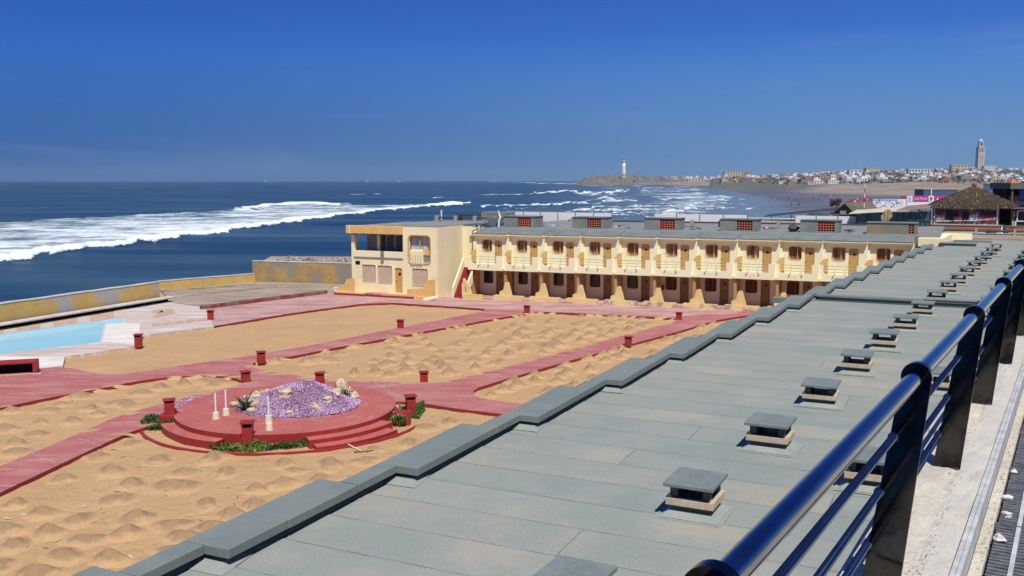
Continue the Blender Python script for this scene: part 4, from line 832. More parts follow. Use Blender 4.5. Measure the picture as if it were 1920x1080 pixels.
RA = R(31.7)
RL = thing('railing', 'polished steel handrail with dark plate posts along the terrace edge', 'railing', at(1720, 705, 9.25) - Vector((0, 0, .89)), -RA)
PN = [-4.2, -2.27, 0, 1.95, 3.80] + [3.80 + 1.83 * i for i in range(1, 40)]
seg = [(-6.2, -4.2)] + list(zip(PN[:-1], PN[1:]))
for y0, y1 in seg:
    if y1 < -6: continue
    MB().tube([(0, y0 + .012, .89), (0, y1 - .012, .89)], .0315, 28, caps=False).build('top_rail', M['chrome'], RL, smooth=True)
for x, z in ((-.075, .64), (-.118, .41), (-.156, .185)):
    MB().tube([(x, -6, z), (x, 72, z)], .0155, 16).build('lower_rail', M['chrome'], RL, smooth=True)
post_me = None; ring_me = None; boss_me = None
def post_poly():
    out = [(-.175, 0), (-.03, 0)]
    for k in range(13): a_ = R(-22 + 208 * k / 12); out.append((.056 * math.cos(a_), .89 + .056 * math.sin(a_)))
    return out
for y in PN:
    if post_me is None:
        po = MB().slab(post_poly(), [], -.006, .006, axis='y').build('post', M['plate'], RL, bevel=.0015); post_me = po.data
        b = MB(); ring(b, .0322, .056, -.014, .024, n=36); b.v = [(x, -zz, yy + .89) for x, yy, zz in b.v]; ro_ = b.build('collar', [M['plate'], M['plate']], po, bevel=0); ring_me = ro_.data
        bo = MB().tube([(0, -.016, 0), (0, .016, 0)], .021, 16).build('rail_boss', M['chrome'], po); boss_me = bo.data; bo.location = (-.075, 0, .64)
        for x, z in ((-.118, .41), (-.156, .185)): q = bpy.data.objects.new('rail_boss', boss_me); COL.objects.link(q); q.parent = po; q.location = (x, 0, z)
    else:
        po = bpy.data.objects.new('post', post_me); COL.objects.link(po); po.parent = RL
        q = bpy.data.objects.new('collar', ring_me); COL.objects.link(q); q.parent = po
        for x, z in ((-.075, .64), (-.118, .41), (-.156, .185)): q = bpy.data.objects.new('rail_boss', boss_me); COL.objects.link(q); q.parent = po; q.location = (x, 0, z)
    po.location = (0, y, 0)

# ------------------------------------------------------------ two-storey cabana row
CR = thing('cabana_row', 'two-storey cream row of beach cabanas with balconies above shaded porches', 'building', loc(-34.5, 72.3, 0), -AX)
cache = {}
def part(name, key, fn, p, parent=None, m=None):
    parent = parent or CR
    if key not in cache: o = fn(); o.parent = parent; cache[key] = o.data
    else: o = bpy.data.objects.new(name, cache[key]); COL.objects.link(o); o.parent = parent
    if m: o.material_slots[0].link = 'OBJECT'; o.material_slots[0].material = m
    o.location = p; return o
BW, BS = 3.13, .33
def frame_ring(x0, x1, z0, z1, r, e=.05, y0=-.03, y1=.02): return MB().slab(rrect(x0 - e, x1 + e, z0 - e, z1 + e, r + e), [rrect(x0, x1, z0, z1, r)[::-1]], y0, y1, axis='y')
FIN = .2
for k in range(-1, 10):
    ox, oy = BW * k, BS * k; P_ = (ox, oy, 0)
    part('upper_wall', 'uw', lambda: MB().slab([(-.02, 2.6), (BW, 2.6), (BW, 5.36), (-.02, 5.36)], [rrect(.64, 1.56, 3.98, 4.95, .17)[::-1], rrect(1.81, 2.52, 2.80, 4.93, .15, corners=(0, 1, 1, 0))[::-1]], 0, .22, axis='y').build('upper_wall', M['white']), P_)
    part('lower_wall', 'lw', lambda: MB().slab([(-.1, .1), (BW + .1, .1), (BW + .1, 2.52), (-.1, 2.52)], [rrect(.45, 1.40, 1.20, 2.26, .17)[::-1], rrect(1.66, 2.38, .22, 2.30, .15, corners=(0, 1, 1, 0))[::-1]], .6, .8, axis='y').build('lower_wall', M['side']), P_)
    part('end_return', 'er', lambda: MB().box(BW - .12, BW + .02, .225, .60, 2.7, 5.35).build('end_return', M['white']), P_)
    for fl_, (wx0, wx1, wz0, wz1, yy) in enumerate(((.64, 1.56, 3.98, 4.95, 0), (.45, 1.40, 1.20, 2.26, .6))):
        wn = part('window', 'w%d' % fl_, lambda: frame_ring(wx0, wx1, wz0, wz1, .17, .035, yy - .02, yy + .03).build('window', M['tan'] if fl_ == 0 else M['side']), P_)
        if fl_ == 0: cm = [M['curtain'], M['curtainb'], M['curtain'], M['curtainc']][(k * 7 + 3) % 4]
        else: cm = M['dark'] if k < 4 else M['curtaind']
        def cur():
            b = MB(); n_ = 40; vs = []
            for i in range(n_ + 1):
                x = wx0 - .02 + (wx1 - wx0 + .04) * i / n_; y = yy + .17 + .018 * math.sin(i * 1.9 + (3 * math.sin(i * .37)))
                vs += [(x, y, wz0 - .02), (x, y, wz1 + .02)]
            b.add(vs, [(2 * i, 2 * i + 2, 2 * i + 3, 2 * i + 1) for i in range(n_)]); return b.build('curtain', M['curtain'], fixn=False)
        if cm is not M['dark']: q = part('curtain', 'c%d' % fl_, cur, (0, 0, 0), wn, cm)
        else: q = part('pane', 'p%d' % fl_, lambda: MB().box(wx0 - .02, wx1 + .02, yy + .12, yy + .14, wz0 - .02, wz1 + .02).build('pane', M['dark']), (0, 0, 0), wn)
        xm = (wx0 + wx1) / 2 + .16
        part('mullion', 'm%d' % fl_, lambda: MB().box(xm - .015, xm + .015, yy + .06, yy + .10, wz0, wz1).build('mullion', M['bluerail'] if fl_ else M['side']), (0, 0, 0), wn)
    for fl_, (dx0, dx1, dz0, dz1, yy) in enumerate(((1.81, 2.52, 2.80, 4.93, 0), (1.66, 2.38, .22, 2.30, .6))):
        dn = part('door', 'd%d' % fl_, lambda: MB().box(dx0 - .03, dx1 + .03, yy + .07, yy + .12, dz0, dz1 + .03).build('door', M['tan'] if fl_ == 0 else mat('brown_door', (.30, .17, .06), (.26, .14, .05), 3, rough=.6)), P_)
        part('porthole', 'ph%d' % fl_, lambda: MB().tube([((dx0 + dx1) / 2 + .05, yy + .04, dz1 - .45), ((dx0 + dx1) / 2 + .05, yy + .075, dz1 - .45)], .085, 14).build('porthole', M['black']), (0, 0, 0), dn)
        part('handle', 'hd%d' % fl_, lambda: MB().box(dx0 + .07, dx0 + .12, yy + .03, yy + .07, dz0 + 1.0, dz0 + 1.08).build('handle', M['black']), (0, 0, 0), dn)
    part('gusset', 'gs', lambda: MB().slab([(-.035, 5.352), (.035, 5.352), (.15, 4.80), (.15, 2.8), (-.15, 2.8), (-.15, 4.80)], [], -.12, -.002, axis='y').build('gusset', M['white']), P_)
    part('balcony_screen', 'bs', lambda: MB().slab([(-.14, 2.8), (.44, 2.8), (.44, 4.20), (.10, 4.12), (-.14, 3.80)], [], -.80, -.68, axis='y').build('balcony_screen', M['orange']), P_)
    arc_ = [(.16 + .28 - .28 * math.cos(R(90 * i / 5)), 3.0 + .28 - .28 * math.sin(R(90 * i / 5))) for i in range(6)]
    pp = part('balcony_parapet', 'bp', lambda: MB().slab([(-.16, 2.48), (2.97, 2.48), (2.97, 3.70), (2.52, 3.70), (2.52, 3.0)] + arc_[::-1] + [(.16, 3.70), (-.16, 3.70)], [], -1.12, -1.0, axis='y').build('balcony_parapet', M['white']), P_)
    for z in (3.18, 3.40, 3.62): part('rail', 'r%.1f' % z, lambda: MB().tube([(.165, -1.06, z), (2.515, -1.06, z)], .018, 6).build('rail', M['bluerail']), (0, 0, 0), pp)
    for x in (.90, 1.66): part('baluster', 'b%.1f' % x, lambda: MB().box(x, x + .13, -1.135, -.99, 3.002, 3.78).build('baluster', M['white']), (0, 0, 0), pp)
    for x in (.84, 1.76): part('spout', 's%.1f' % x, lambda: MB().box(x, x + .09, -1.20, -1.121, 2.84, 2.90).build('spout', M['bluerail']), (0, 0, 0), pp)
    for x in (1.05, 1.22, 1.39): part('drip_groove', 'g%.1f' % x, lambda: MB().beam((x, -1.13, 2.72), (x + .10, -1.13, 2.86), .02, .05).build('drip_groove', M['cream']), (0, 0, 0), pp)
    part('balcony_floor', 'bf', lambda: MB().box(-.02, BW - .02, -.998, .02, 2.5, 2.68).build('balcony_floor', M['side']), P_)
    part('parapet_return', 'pr', lambda: MB().box(2.85, 2.97, -.998, -.70, 2.49, 3.70).build('parapet_return', M['white']), P_)
    fn = part('porch_fin', 'fn', lambda: MB().box(-.10, .10, -.95, .60, .1, 2.495).build('porch_fin', mat('tan_render', (.50, .31, .13), (.46, .28, .12), 1.5, rough=.85)), P_)
    part('fin_lit_patch', 'fp', lambda: MB().slab(rrect(-.75, -.15, 1.05, 2.25, .2), [], -.125, -.098, axis='x').build('fin_lit_patch', M['cream']), (0, 0, 0), fn)  # cream shape puts the lit opening on the fin into colour
    part('porch_floor', 'pf', lambda: MB().box(0, BW, -1.9, .6, .08, .22 + .001 * (k % 3)).build('porch_floor', M['redold']), P_)
    if k >= 0:
        pm_ = M['planterold'] if k >= 3 else M['planter']
        pn = part('planter', 'pl', lambda: MB().slab([(-.53, -2.2), (2.04, -2.2), (2.04, -1.55), (-.53, -1.55)], [[(-.40, -1.68), (1.91, -1.68), (1.91, -2.07), (-.40, -2.07)]], .02, .50).build('planter', M['planter']), P_, m=pm_)
        part('soil', 'so', lambda: MB().box(-.4, 1.91, -2.07, -1.68, .3, .40).build('soil', M['soil']), (0, 0, 0), pn)
        part('stepped_screen', 'ss', lambda: MB().slab([(-.02, .45), (1.13, .45), (.80, 1.58), (.72, 1.64), (.55, 1.62), (.47, 1.56), (.34, .98), (.05, .86), (-.02, .80)], [], -2.04, -1.86, axis='y').build('stepped_screen', M['planter']), (0, 0, 0), pn)
    part('porch_step', 'ps', lambda: MB().box(2.06, 2.58, -2.15, -1.6, .02, .19).build('porch_step', M['floorpink']), P_)
    part('fascia', 'fa', lambda: MB().box(-.01, BW + .01, -.38, .24, 5.365, 5.50).build('fascia', M['white']), P_)
    part('roof_slope', 'rs', lambda: MB().add([(-.01, -.42, 5.505), (BW + .01, -.42, 5.505), (BW + .01, 1.5, 5.86), (-.01, 1.5, 5.86), (-.01, -.42, 5.53), (BW + .01, -.42, 5.53), (BW + .01, 1.5, 5.885), (-.01, 1.5, 5.885)], [(0, 1, 5, 4), (1, 2, 6, 5), (3, 0, 4, 7), (4, 5, 6, 7)]).build('roof_slope', M['feltslope']), P_)
# fire extinguisher red dot by the sixth ground bay
part('fire_box', 'fx', lambda: MB().tube([(0, 0, 0), (0, 0, .42)], .1, 10).build('fire_box', M['redpaint']), (BW * 4 + .3, BS * 4 + .5, 1.2))
b = MB().slab([(-3.2, 1.2), (-3.2, 19.5), (33, 22), (33, 4.6)], [], 5.2, 5.872); b.build('flat_roof', M['roofgrey'], CR)
MB().slab([(-3.2, .9), (32, 4.3), (32, 22), (-3.2, 19.5)], [], -.2, 5.19).build('rear_walls', M['cream'], CR)
MB().box(-5.25, -3.16, 1.05, 1.25, 0, 6.0).build('end_wall', M['cream'], CR); wn = frame_ring(-4.35, -3.6, 4.75, 5.15, .02, .06, .99, 1.06).build('window', M['tan'], CR); MB().box(-4.35, -3.6, 1.02, 1.06, 4.75, 5.15).build('pane', M['greybox'], wn)
MB().add([(-3.9, .7, 5.51), (-3.1, -.65, 5.51), (-3.1, 1.3, 5.9), (-3.6, 1.3, 5.9)], [(0, 1, 2, 3)]).build('roof_hip', M['white'], CR)
# stairs
ST = thing('outside_stair', 'red painted outside stair with cream balustrades up to the balconies', 'stairs', loc(-38.0, 69.7, PV), -AX)
ns = 13; run, rise = 1.95, 2.45
for i in range(ns):
    MB().box(-.53, .5, run * i / ns, run * (i + 1) / ns + .06, max(0, rise * (i - 1) / ns), rise * (i + 1) / ns).build('step', M['redpaint'], ST)
for x, hh in ((-.68, 1.0), (.52, 1.0)):
    b = MB().slab([(-.05, 0), (-.05, .85), (run, rise + .85), (run, rise + .2), (.8, .2), (.5, 0)] if x < 0 else [(-.05, 0), (-.05, .85), (run * .62, rise * .55 + .85), (run * .62, rise * .5)] , [[(.35, .75), (1.15, 1.5), (1.15, 1.15), (.5, .55)][::-1], [(1.4, 1.72), (2.2, 2.45), (2.2, 2.1), (1.4, 1.38)][::-1]] if x < 0 else [], x, x + .14, axis='x'); b.build('balustrade', M['cream'], ST)
MB().box(.5, .66, -.45, 0, 0, 1.35).build('newel', M['cream'], ST)
MB().slab([(.62, 0), (1.55, 0), (1.25, 1.1), (.72, 1.75), (.62, 1.75)], [[(.78, .5), (.78, 1.2), (1.1, .8)][::-1]], -.5, -.35, axis='y').build('pierced_screen', M['planter'], ST)
MB().box(.62, 2.5, -.62, -.5, 0, .48).build('low_wall', M['planter'], ST)

# skylight boxes with red lattice on the roof
def lattice_box(label, r_, a_, w_, h_, lx0, lx1, m, z=5.87):
    t_ = thing('rooftop_box', label, 'roof housing', loc(r_, a_, z), -AX, 'lattice-fronted boxes on the cabana roof')
    d_ = 1.9
    MB().slab([(0, 0), (w_, 0), (w_, h_), (0, h_)], [[(lx0, .10), (lx1, .10), (lx1, h_ - .07), (lx0, h_ - .07)][::-1]], 0, .14, axis='y').build('front_wall', m, t_)
    MB().box(0, .14, .141, d_, 0, h_).build('side_wall', m, t_); MB().box(w_ - .14, w_, .141, d_, 0, h_).build('side_wall', m, t_); MB().box(.14, w_ - .14, d_ - .14, d_, 0, h_).build('rear_wall', m, t_)
    MB().box(-.05, w_ + .06, -.06, d_ + .06, h_ + .002, h_ + .05).build('roof_slab', M['feltslope'], t_)
    MB().box(lx0, lx1, .5, .6, .1, h_ - .1).build('dark_interior', M['black'], t_)
    lt = MB(); n_ = max(2, round((lx1 - lx0) / .2)); nz = 4
    for i in range(n_ + 1): x = lx0 + (lx1 - lx0) * i / n_; lt.box(x - .021, x + .021, .03, .11, .10, h_ - .07)
    for j in range(nz + 1): z_ = .10 + (h_ - .17) * j / nz; lt.box(lx0, lx1, .028, .112, z_ - .022, z_ + .022)
    lt.build('red_lattice', M['lattice'], t_)
BL = ['grey rooftop box with red lattice, first from the left', 'grey rooftop box with red lattice, second from the left', 'grey rooftop box with red lattice, third from the left', 'grey rooftop box with red lattice, fourth from the left', 'grey rooftop box with red lattice just left of the stained one']
for i in range(5): lattice_box(BL[i], -36.75 + 6.25 * i, 75.7 + .66 * i, 2.95, .95, 1.35, 2.62, M['greybox'])
lattice_box('wide stained rooftop box with a narrow red lattice at its right end', -6.75, 78.2, 3.6, .86, 3.0, 3.4, M['stainbox'])
# rear pipe on posts, fence and debris
for seg_, (r0, r1, a_) in enumerate(((-45.0, -37.3, 77.8), (-33.2, -7.4, 82.0))):
    t = thing('roof_pipe', ['dark pipe on stubby posts along the left end of the roof', 'long dark pipe on concrete posts along the back of the cabana roof'][seg_], 'pipe', loc(r0, a_, 5.87 + (.23 if seg_ == 0 else 0)), -AX)
    MB().tube([(0, .1, .42), (r1 - r0, .1 + (r1 - r0) * .1, .42)], .07, 8).build('pipe', M['pipe'], t)
    n_ = 4 if seg_ == 0 else 7
    for i in range(n_): x = (r1 - r0) * (i + .1) / n_; MB().box(x - .14, x + .14, -.1 + x * .1, .28 + x * .1, 0, .62).build('post', M['concpost'], t)
def fence(label, px0, px1, a_):
    def ra(px): # where that direction meets the fence line
        u = (px - 960) / F; return (u * V.y * a_ - V.x * a_) / (U.x - u * U.y)
    r0, r1 = ra(px0), ra(px1); t_ = thing('white_fence', label, 'fence', loc(r0, a_, 5.55), -AX, 'white fences behind the cabana roof'); L_ = r1 - r0; n_ = max(1, round(L_ / 2.2))
    for i in range(n_): MB().box(L_ * i / n_ + .03, L_ * (i + 1) / n_ - .03, 0, .05, .05, 1.08).build('panel', M['plasterwhite'], t_)
    for i in range(n_ + 1): MB().box(L_ * i / n_ - .04, L_ * i / n_ + .04, -.04, -.005, 0, 1.28).build('post', M['greybox'], t_)
    MB().tube([(0, -.02, 1.25), (L_, -.02, 1.25)], .025, 6).build('top_wire', M['greybox'], t_)
fence('white panel fence behind the first two lattice boxes', 950, 1147, 93.5); fence('white panel fence behind the third and fourth lattice boxes', 1226, 1401, 93.5); fence('white panel fence left of the green glass pavilion', 1490, 1611, 94.5)
o = MB().slab([tuple(loc(-41, 90)[:2]), tuple(loc(-3.5, 93)[:2]), tuple(loc(-1, 84)[:2]), tuple(loc(40, 84)[:2]), tuple(loc(45, 120)[:2]), tuple(loc(-12, 120)[:2])], [], -1, 5.42).build('rear_terrace', M['oldconc'], kind='structure')
def lump(name, label, cat, p, sx, sy, sz, m, group=None):
    me = rock_mesh(hash(label) & 1023, .8); me.materials.append(m); o_ = put(me, name, p, random.uniform(0, 3), label, cat, group); o_.scale = (sx, sy, sz); return o_
def roofat(px, py, z=5.87): return at(px, py, z)
lump('rubbish_bag', 'black rubbish bag on the roof left of the stained lattice box', 'bag', at(1487, 434, 5.9) + Vector((0, 0, .25)), .45, .4, .42, M['pipe'])
lump('white_sack', 'white sack on the roof right of the stained lattice box', 'sack', at(1718, 439, 5.6) + Vector((0, 0, .2)), .22, .2, .22, M['plasterwhite'])
lump('rubbish_bag', 'black bag on the far roof in front of the thatched hut', 'bag', at(1857, 441, 5.35) + Vector((0, 0, .22)), .42, .35, .36, M['pipe'])
lump('white_sack', 'white plastic bundle by the corner of the two-storey house', 'sack', at(634, 547, .2) + Vector((0, 0, .2)), .38, .3, .35, M['plasterwhite'])
for i, (px, py) in enumerate(((888, 423), (912, 426), (1030, 427), (1168, 428), (1300, 430), (1440, 432), (1580, 436), (895, 427))):
    t = thing('roof_clutter', 'small heap of dark scrap and pale pipes on the roof, %s from the left' % ORD[i], 'scrap', at(px, py, 5.9), -AX)
    for j in range(7):
        p = Vector((random.uniform(-.6, .6), random.uniform(-.3, .5), random.uniform(.03, .2))); q = p + Vector((random.uniform(-.6, .6), random.uniform(-.4, .4), random.uniform(-.02, .12)))
        MB().beam(p, q, random.uniform(.05, .25), .05).build('scrap_piece', random.choice([M['pipe'], M['plasterwhite'], M['greybox'], M['pipe']]), t)
for i, px in enumerate((1347, 1380)):
    p = roofat(px - 30, 428); t = thing('water_tank', 'small dark green ridged roof tank, %s of the two behind the fourth box' % ('left' if i == 0 else 'right'), 'tank', loc(-19.2 + 1.35 * i, 84.5, 5.87), -AX)
    MB().slab([(-.45, 0), (.45, 0), (.5, .45), (.38, .62), (-.38, .62), (-.5, .45)], [], -.4, .4, axis='y').build('tank_body', mat('tank_green', (.05, .09, .08), rough=.5) if i == 0 else bpy.data.materials['tank_green'], t, bevel=.03); MB().box(-.25, .25, -.25, .25, .621, .70).build('tank_lid', M['pipe'], t)

# ------------------------------------------------------------ corner house
CH = thing('corner_house', 'two-storey cream house with ochre beam and boarded windows at the sea end', 'building', loc(-43.88, 68.8, 0), -AX); CH.scale = (.93, 1, 1)
H1 = 6.08
op = [(-4.35, 3.92), (1.02, 3.92), (1.02, 5.40), (-4.35, 5.40)]
holes = [op[::-1], rrect(1.66, 3.90, 3.08, 5.36, .3)[::-1], rrect(-3.48, -1.94, 1.30, 2.72, .18)[::-1], rrect(-1.74, -.15, 1.22, 2.70, .18)[::-1], rrect(.10, .92, .40, 2.56, .2, corners=(0, 1, 1, 0))[::-1], rrect(1.98, 3.66, 1.16, 2.58, .2)[::-1]]
MB().slab([(-4.65, 0), (4.6, 0), (4.6, H1), (-4.65, H1)], holes, 0, .25, axis='y').build('front_wall', M['cream'], CH)
MB().box(4.40, 4.6, .251, 4.6, 0, H1 - .001).build('side_wall', M['side'], CH)
MB().box(-4.65, -4.45, .251, .6, 2.85, H1 - .01).build('corner_pier', M['cream'], CH); MB().box(-4.65, -4.45, .251, 7, 0, 2.85).build('side_wall', M['cream'], CH)
MB().box(-4.45, 4.39, .26, 8.5, 2.9, 3.1).build('upper_floor', M['greybox'], CH)
MB().box(-4.65, 4.6, 8.5, 8.7, 0, 3.0).build('rear_wall', M['cream'], CH)
for x0, x1 in ((-3.85, -2.6), (-1.75, -1.6), (-.85, -.6), (.3, .45)): MB().box(x0, x1, 1.3, 1.5, 3.1, 5.9).build('room_pier', M['greybox'], CH)
MB().box(-3.85, 1.04, 1.301, 1.499, 3.1, 3.7).build('room_sill', M['greybox'], CH); MB().box(-3.85, 1.04, 1.301, 1.499, 5.3, 5.95).build('room_lintel', M['side'], CH)
MB().box(-2.6, 1.0, 1.38, 1.40, 3.7, 5.3).build('room_glazing', mat('dull_glass', (.06, .08, .10), rough=.2), CH)
MB().box(1.05, 1.2, .26, 8.5, 3.1, 5.95).build('party_wall', M['cream'], CH); MB().box(-2.3, -2.05, .75, 1.0, 3.1, 5.95).build('column', M['side'], CH)
MB().box(-4.6, 4.58, .0 + .26, 9.2, 5.96, 6.07).build('roof_slab', M['roofgrey'], CH); MB().slab([(-3.6, .1), (4.5, .1), (4.5, 12), (-1.5, 12)], [], 6.082, 6.16).build('roof_felt', M['roofgrey'], CH)
bm_ = MB().box(-5.0, 1.05, -.35, -.002, 5.42, 6.12).build('ochre_beam', M['orange'], CH, bevel=.03)
MB().box(-4.62, -4.52, -.38, -.352, 5.43, 6.14).build('cream_strip', M['cream'], bm_)
for i in range(6): MB().box(-4.35 + i * .96, -4.13 + i * .96, -.33, .25, 5.30, 5.418).build('rafter_end', M['woodpost'], bm_)
MB().box(-4.35, 1.02, -.06, -.002, 3.30, 3.40).build('pipe_groove', M['greybox'], CH); MB().box(-1.35, -1.05, -.10, -.002, 3.0, 3.95).build('grey_patch', M['greybox'], CH)
MB().box(-4.2, -3.7, -.03, -.002, 2.72, 3.02).build('black_hole', M['black'], CH)
wn = frame_ring(1.66, 3.90, 3.08, 5.36, .3, .10, -.06, .06).build('window', M['orange'], CH)
MB().box(1.6, 3.95, .14, .20, 3.72, 4.12).build('orange_band', M['orange'], wn); MB().box(1.62, 3.92, .20, .22, 3.05, 3.75).build('vent_opening', M['greybox'], wn)
b = MB(); n_ = 60; vs = []
for i in range(n_ + 1): x = 1.7 + 2.15 * i / n_; y = .36 + .03 * math.sin(i * 1.4 + 2 * math.sin(i * .3)); vs += [(x, y, 4.1), (x, y, 5.34)]
b.add(vs, [(2 * i, 2 * i + 2, 2 * i + 3, 2 * i + 1) for i in range(n_)]); b.build('curtain', M['whitecurtain'], wn, fixn=False)
MB().box(2.7, 2.76, .12, .18, 4.12, 5.36).build('mullion', M['orange'], wn); MB().box(1.62, 3.92, .5, .52, 3.0, 5.4).build('dark_room', M['black'], wn)
for i in range(5): MB().slab([(-.02, 0), (-.16, .12), (-.16, 1.1), (-.02, 1.3), (.16, 1.3), (.16, -.05)], [], 1.95 + i * .26, 2.06 + i * .26, axis='x').build('white_slat', M['white'], wn).location = (0, -.02, 2.92)
for x0, x1, z0, z1, r_ in ((-3.48, -1.94, 1.30, 2.72, .18), (-1.74, -.15, 1.22, 2.70, .18), (1.98, 3.66, 1.16, 2.58, .2)):
    wn = frame_ring(x0, x1, z0, z1, r_, .05, -.03, .03).build('boarded_window', M['cream'], CH); MB().slab(rrect(x0 - .02, x1 + .02, z0 - .02, z1 + .02, r_), [], .03, .06, axis='y').build('board', M['board'], wn)
    b = MB()
    for i in range(5): b.box(x0 + (x1 - x0) * (i + .5) / 5 - .03, x0 + (x1 - x0) * (i + .5) / 5 + .03, -.045, .04, z0 - .05, z0 + .03); b.box(x0 + (x1 - x0) * (i + .5) / 5 - .03, x0 + (x1 - x0) * (i + .5) / 5 + .03, -.045, .04, z1 - .03, z1 + .05)
    b.build('clips', M['greybox'], wn)
dn = MB().box(.06, .96, .08, .14, .38, 2.60).build('door', M['tan'], CH); MB().tube([(.62, .04, 2.05), (.62, .079, 2.05)], .12, 14).build('porthole', M['black'], dn); MB().box(.22, .28, .04, .078, 1.35, 1.45).build('handle', M['black'], dn)
MB().slab([(-5.45, 0), (-3.55, 0), (-3.55, 1.62), (-4.35, 1.50), (-4.62, .95), (-5.45, .74)], [], -1.25, -1.05, axis='y').build('stepped_screen', M['orange'], CH)
MB().slab([(1.8, 0), (4.62, 0), (4.62, 1.78), (3.78, 1.70), (3.62, 1.0), (1.8, .84)], [], -.62, -.42, axis='y').build('stepped_screen', M['orange'], CH)
MB().box(-5.45, -2.3, -1.42, -1.255, 0, .42).build('low_wall', M['planter'], CH); MB().box(-.55, 3.1, -1.1, -.95, 0, .46).build('low_wall', M['planter'], CH)
MB().box(-2.28, -.56, -1.3, -.3, 0, .42).build('pink_step', M['floorpink'], CH)
MB().beam((-5.5, -1.55, .2), (2.9, -1.25, .2), .14, .22).build('red_kerb', M['redpaint'], CH)
MB().box(-5.45, 4.6, -.9, -.01, 0, .3).build('plinth', M['orange'], CH)
t = tag(MB().box(-.6, .6, -.16, .16, 0, .2).build('concrete_block', M['cream'], bevel=.03), 'tipped pale concrete block on the paving by the corner of the two-storey house', 'block'); t.location = at(807, 562, .2); t.rotation_euler = (R(10), R(-9), R(12))
t = thing('rooftop_box', 'large plain grey box on the roof of the corner house', 'roof housing', loc(-41.2, 80.0, 6.1), -AX); MB().box(0, 2.6, 0, 2, 0, .92).build('box_body', M['greybox'], t); MB().box(-3.1, -.02, .5, 1.6, .5, .66).build('dark_shelf', M['pipe'], t); MB().box(-3.1, -2.9, .5, 1.6, 0, .5).build('shelf_leg', M['greybox'], t)
t = thing('roof_funnel', 'grey tapered concrete hopper on the roof beside the first lattice box', 'hopper', loc(-38.6, 77.5, 5.87), -AX); MB().slab([(-.3, 0), (.3, 0), (.62, .78), (-.62, .78)], [], -.3, .3, axis='y').build('hopper_body', M['feltslope'], t)
t = thing('ochre_wall_stub', 'ochre wall stub standing behind the corner house above the sea', 'wall', loc(-50.6, 77.5, 0), -AX); MB().slab([(-.3, 0), (2.1, 0), (2.1, 4.4), (1.9, 4.75), (.25, 4.3), (-.3, 3.7)], [], 0, .3, axis='y').build('wall_body', M['orange'], t)
t = thing('vent_pipe', 'short white vent pipe standing on the corner house roof', 'pipe', loc(-44.5, 78.2, 6.16)); MB().tube([(0, 0, 0), (0, 0, 1.05)], .07, 8).build('stem', M['plasterwhite'], t)
p = at(935, 425, 5.9); t = thing('white_statue_post', 'thin white post with a bent top behind the first lattice box', 'post', p); b = MB().tube([(0, 0, 0), (.02, 0, .5), (.15, 0, .8), (.05, 0, 1.1), (-.05, 0, 1.45)], [.09, .1, .12, .08, .03], 8); b.build('stem', M['plasterwhite'], t)

# ------------------------------------------------------------ huts and signs behind the roof, right
def hf(name, label, cat, r_, a_, z, group=None): return thing(name, label, cat, loc(r_, a_, z), -AX, group)
t = hf('terracotta_plinth', 'long terracotta and brown base wall under the thatched hut', 'wall', -4.5, 95.2, 5.4)
MB().box(0, 20, 0, .4, 0, .52).build('wall_body', M['terracotta'], t); MB().box(-.05, 20, -.05, .45, .521, .58).build('wall_cap', M['brownroof'], t)
t = hf('roof_wall', 'low cream wall carrying a dark pipe across the far edge of the roof', 'wall', -3.4, 89.6, 5.25)
MB().box(0, 16, 0, .3, 0, .28).build('wall_body', M['cream'], t); MB().tube([(0, -.2, .52), (16, -.2, .52)], .09, 8).build('pipe', M['pipe'], t)
for i in range(6): MB().box(1.4 + i * 2.9, 1.6 + i * 2.9, -.32, -.08, 0, .72).build('post', M['concpost'], t)
t = hf('thatched_hut', 'beach bar hut with a shaggy thatched pyramid roof', 'hut', .75, 99.0, 5.5)
x0, x1, y0, y1 = -3.35, 3.15, -3.1, 3.0
MB().box(x0, x1, y0 + .5, y1, .45, 2.1).build('dark_interior', M['black'], t)
for x in (x0, x1 - .12, 2.0): MB().box(x, x + .14, y0, y0 + .14, .45, 2.35).build('corner_post', M['woodpost'], t)
ps = t
pb = MB().box(x0 + .2, 1.95, y0 + .02, y0 + .08, .50, 1.95).build('poster', mat('poster_base', (.20, .12, .13), (.05, .04, .05), 1.5, .35, .6, .5, col3=(.45, .30, .30), scale3=2.5, lo3=.55, hi3=.6), t)
for (px0, px1, pz0, pz1, c_) in ((x0 + .25, -2.35, .75, 1.5, (.60, .40, .46)), (-2.2, -1.2, .8, 1.9, (.02, .02, .02)), (-1.6, -.9, .75, 1.4, (.50, .10, .10)), (-.85, -.35, .8, 1.85, (.02, .02, .03)), (-.3, .45, .8, 1.55, (.65, .63, .68)), (.5, 1.85, .85, 1.35, (.60, .14, .09)), (.6, 1.9, 1.36, 1.9, (.04, .03, .05))):
    nm = 'print_%d' % int(abs(px0) * 100); b = MB(); n_ = 8; pts_ = [(px0, pz0), (px1, pz0)] + [(px1 - (px1 - px0) * i / n_, pz1 - abs(math.sin(i * 1.7 + px0)) * .22) for i in range(n_ + 1)]
    b.slab(pts_, [], y0 - .002 - .001 * (px0 > -1.5), y0 + .019, axis='y'); b.build('picture_patch', mat(nm, c_, tuple(c * .6 for c in c_), 3, rough=.5), pb)
b = MB(); n_ = 24; pts_ = [(x0 + .25 + 5.0 * i / n_, .70 + .10 * math.sin(i / n_ * 2.6) + .30 * (i / n_) ** 4) for i in range(n_ + 1)]
b.slab(pts_ + [(x, z + .09) for x, z in pts_[::-1]], [], y0 - .008, y0 + .0, axis='y'); b.build('white_swoosh', M['plasterwhite'], pb)
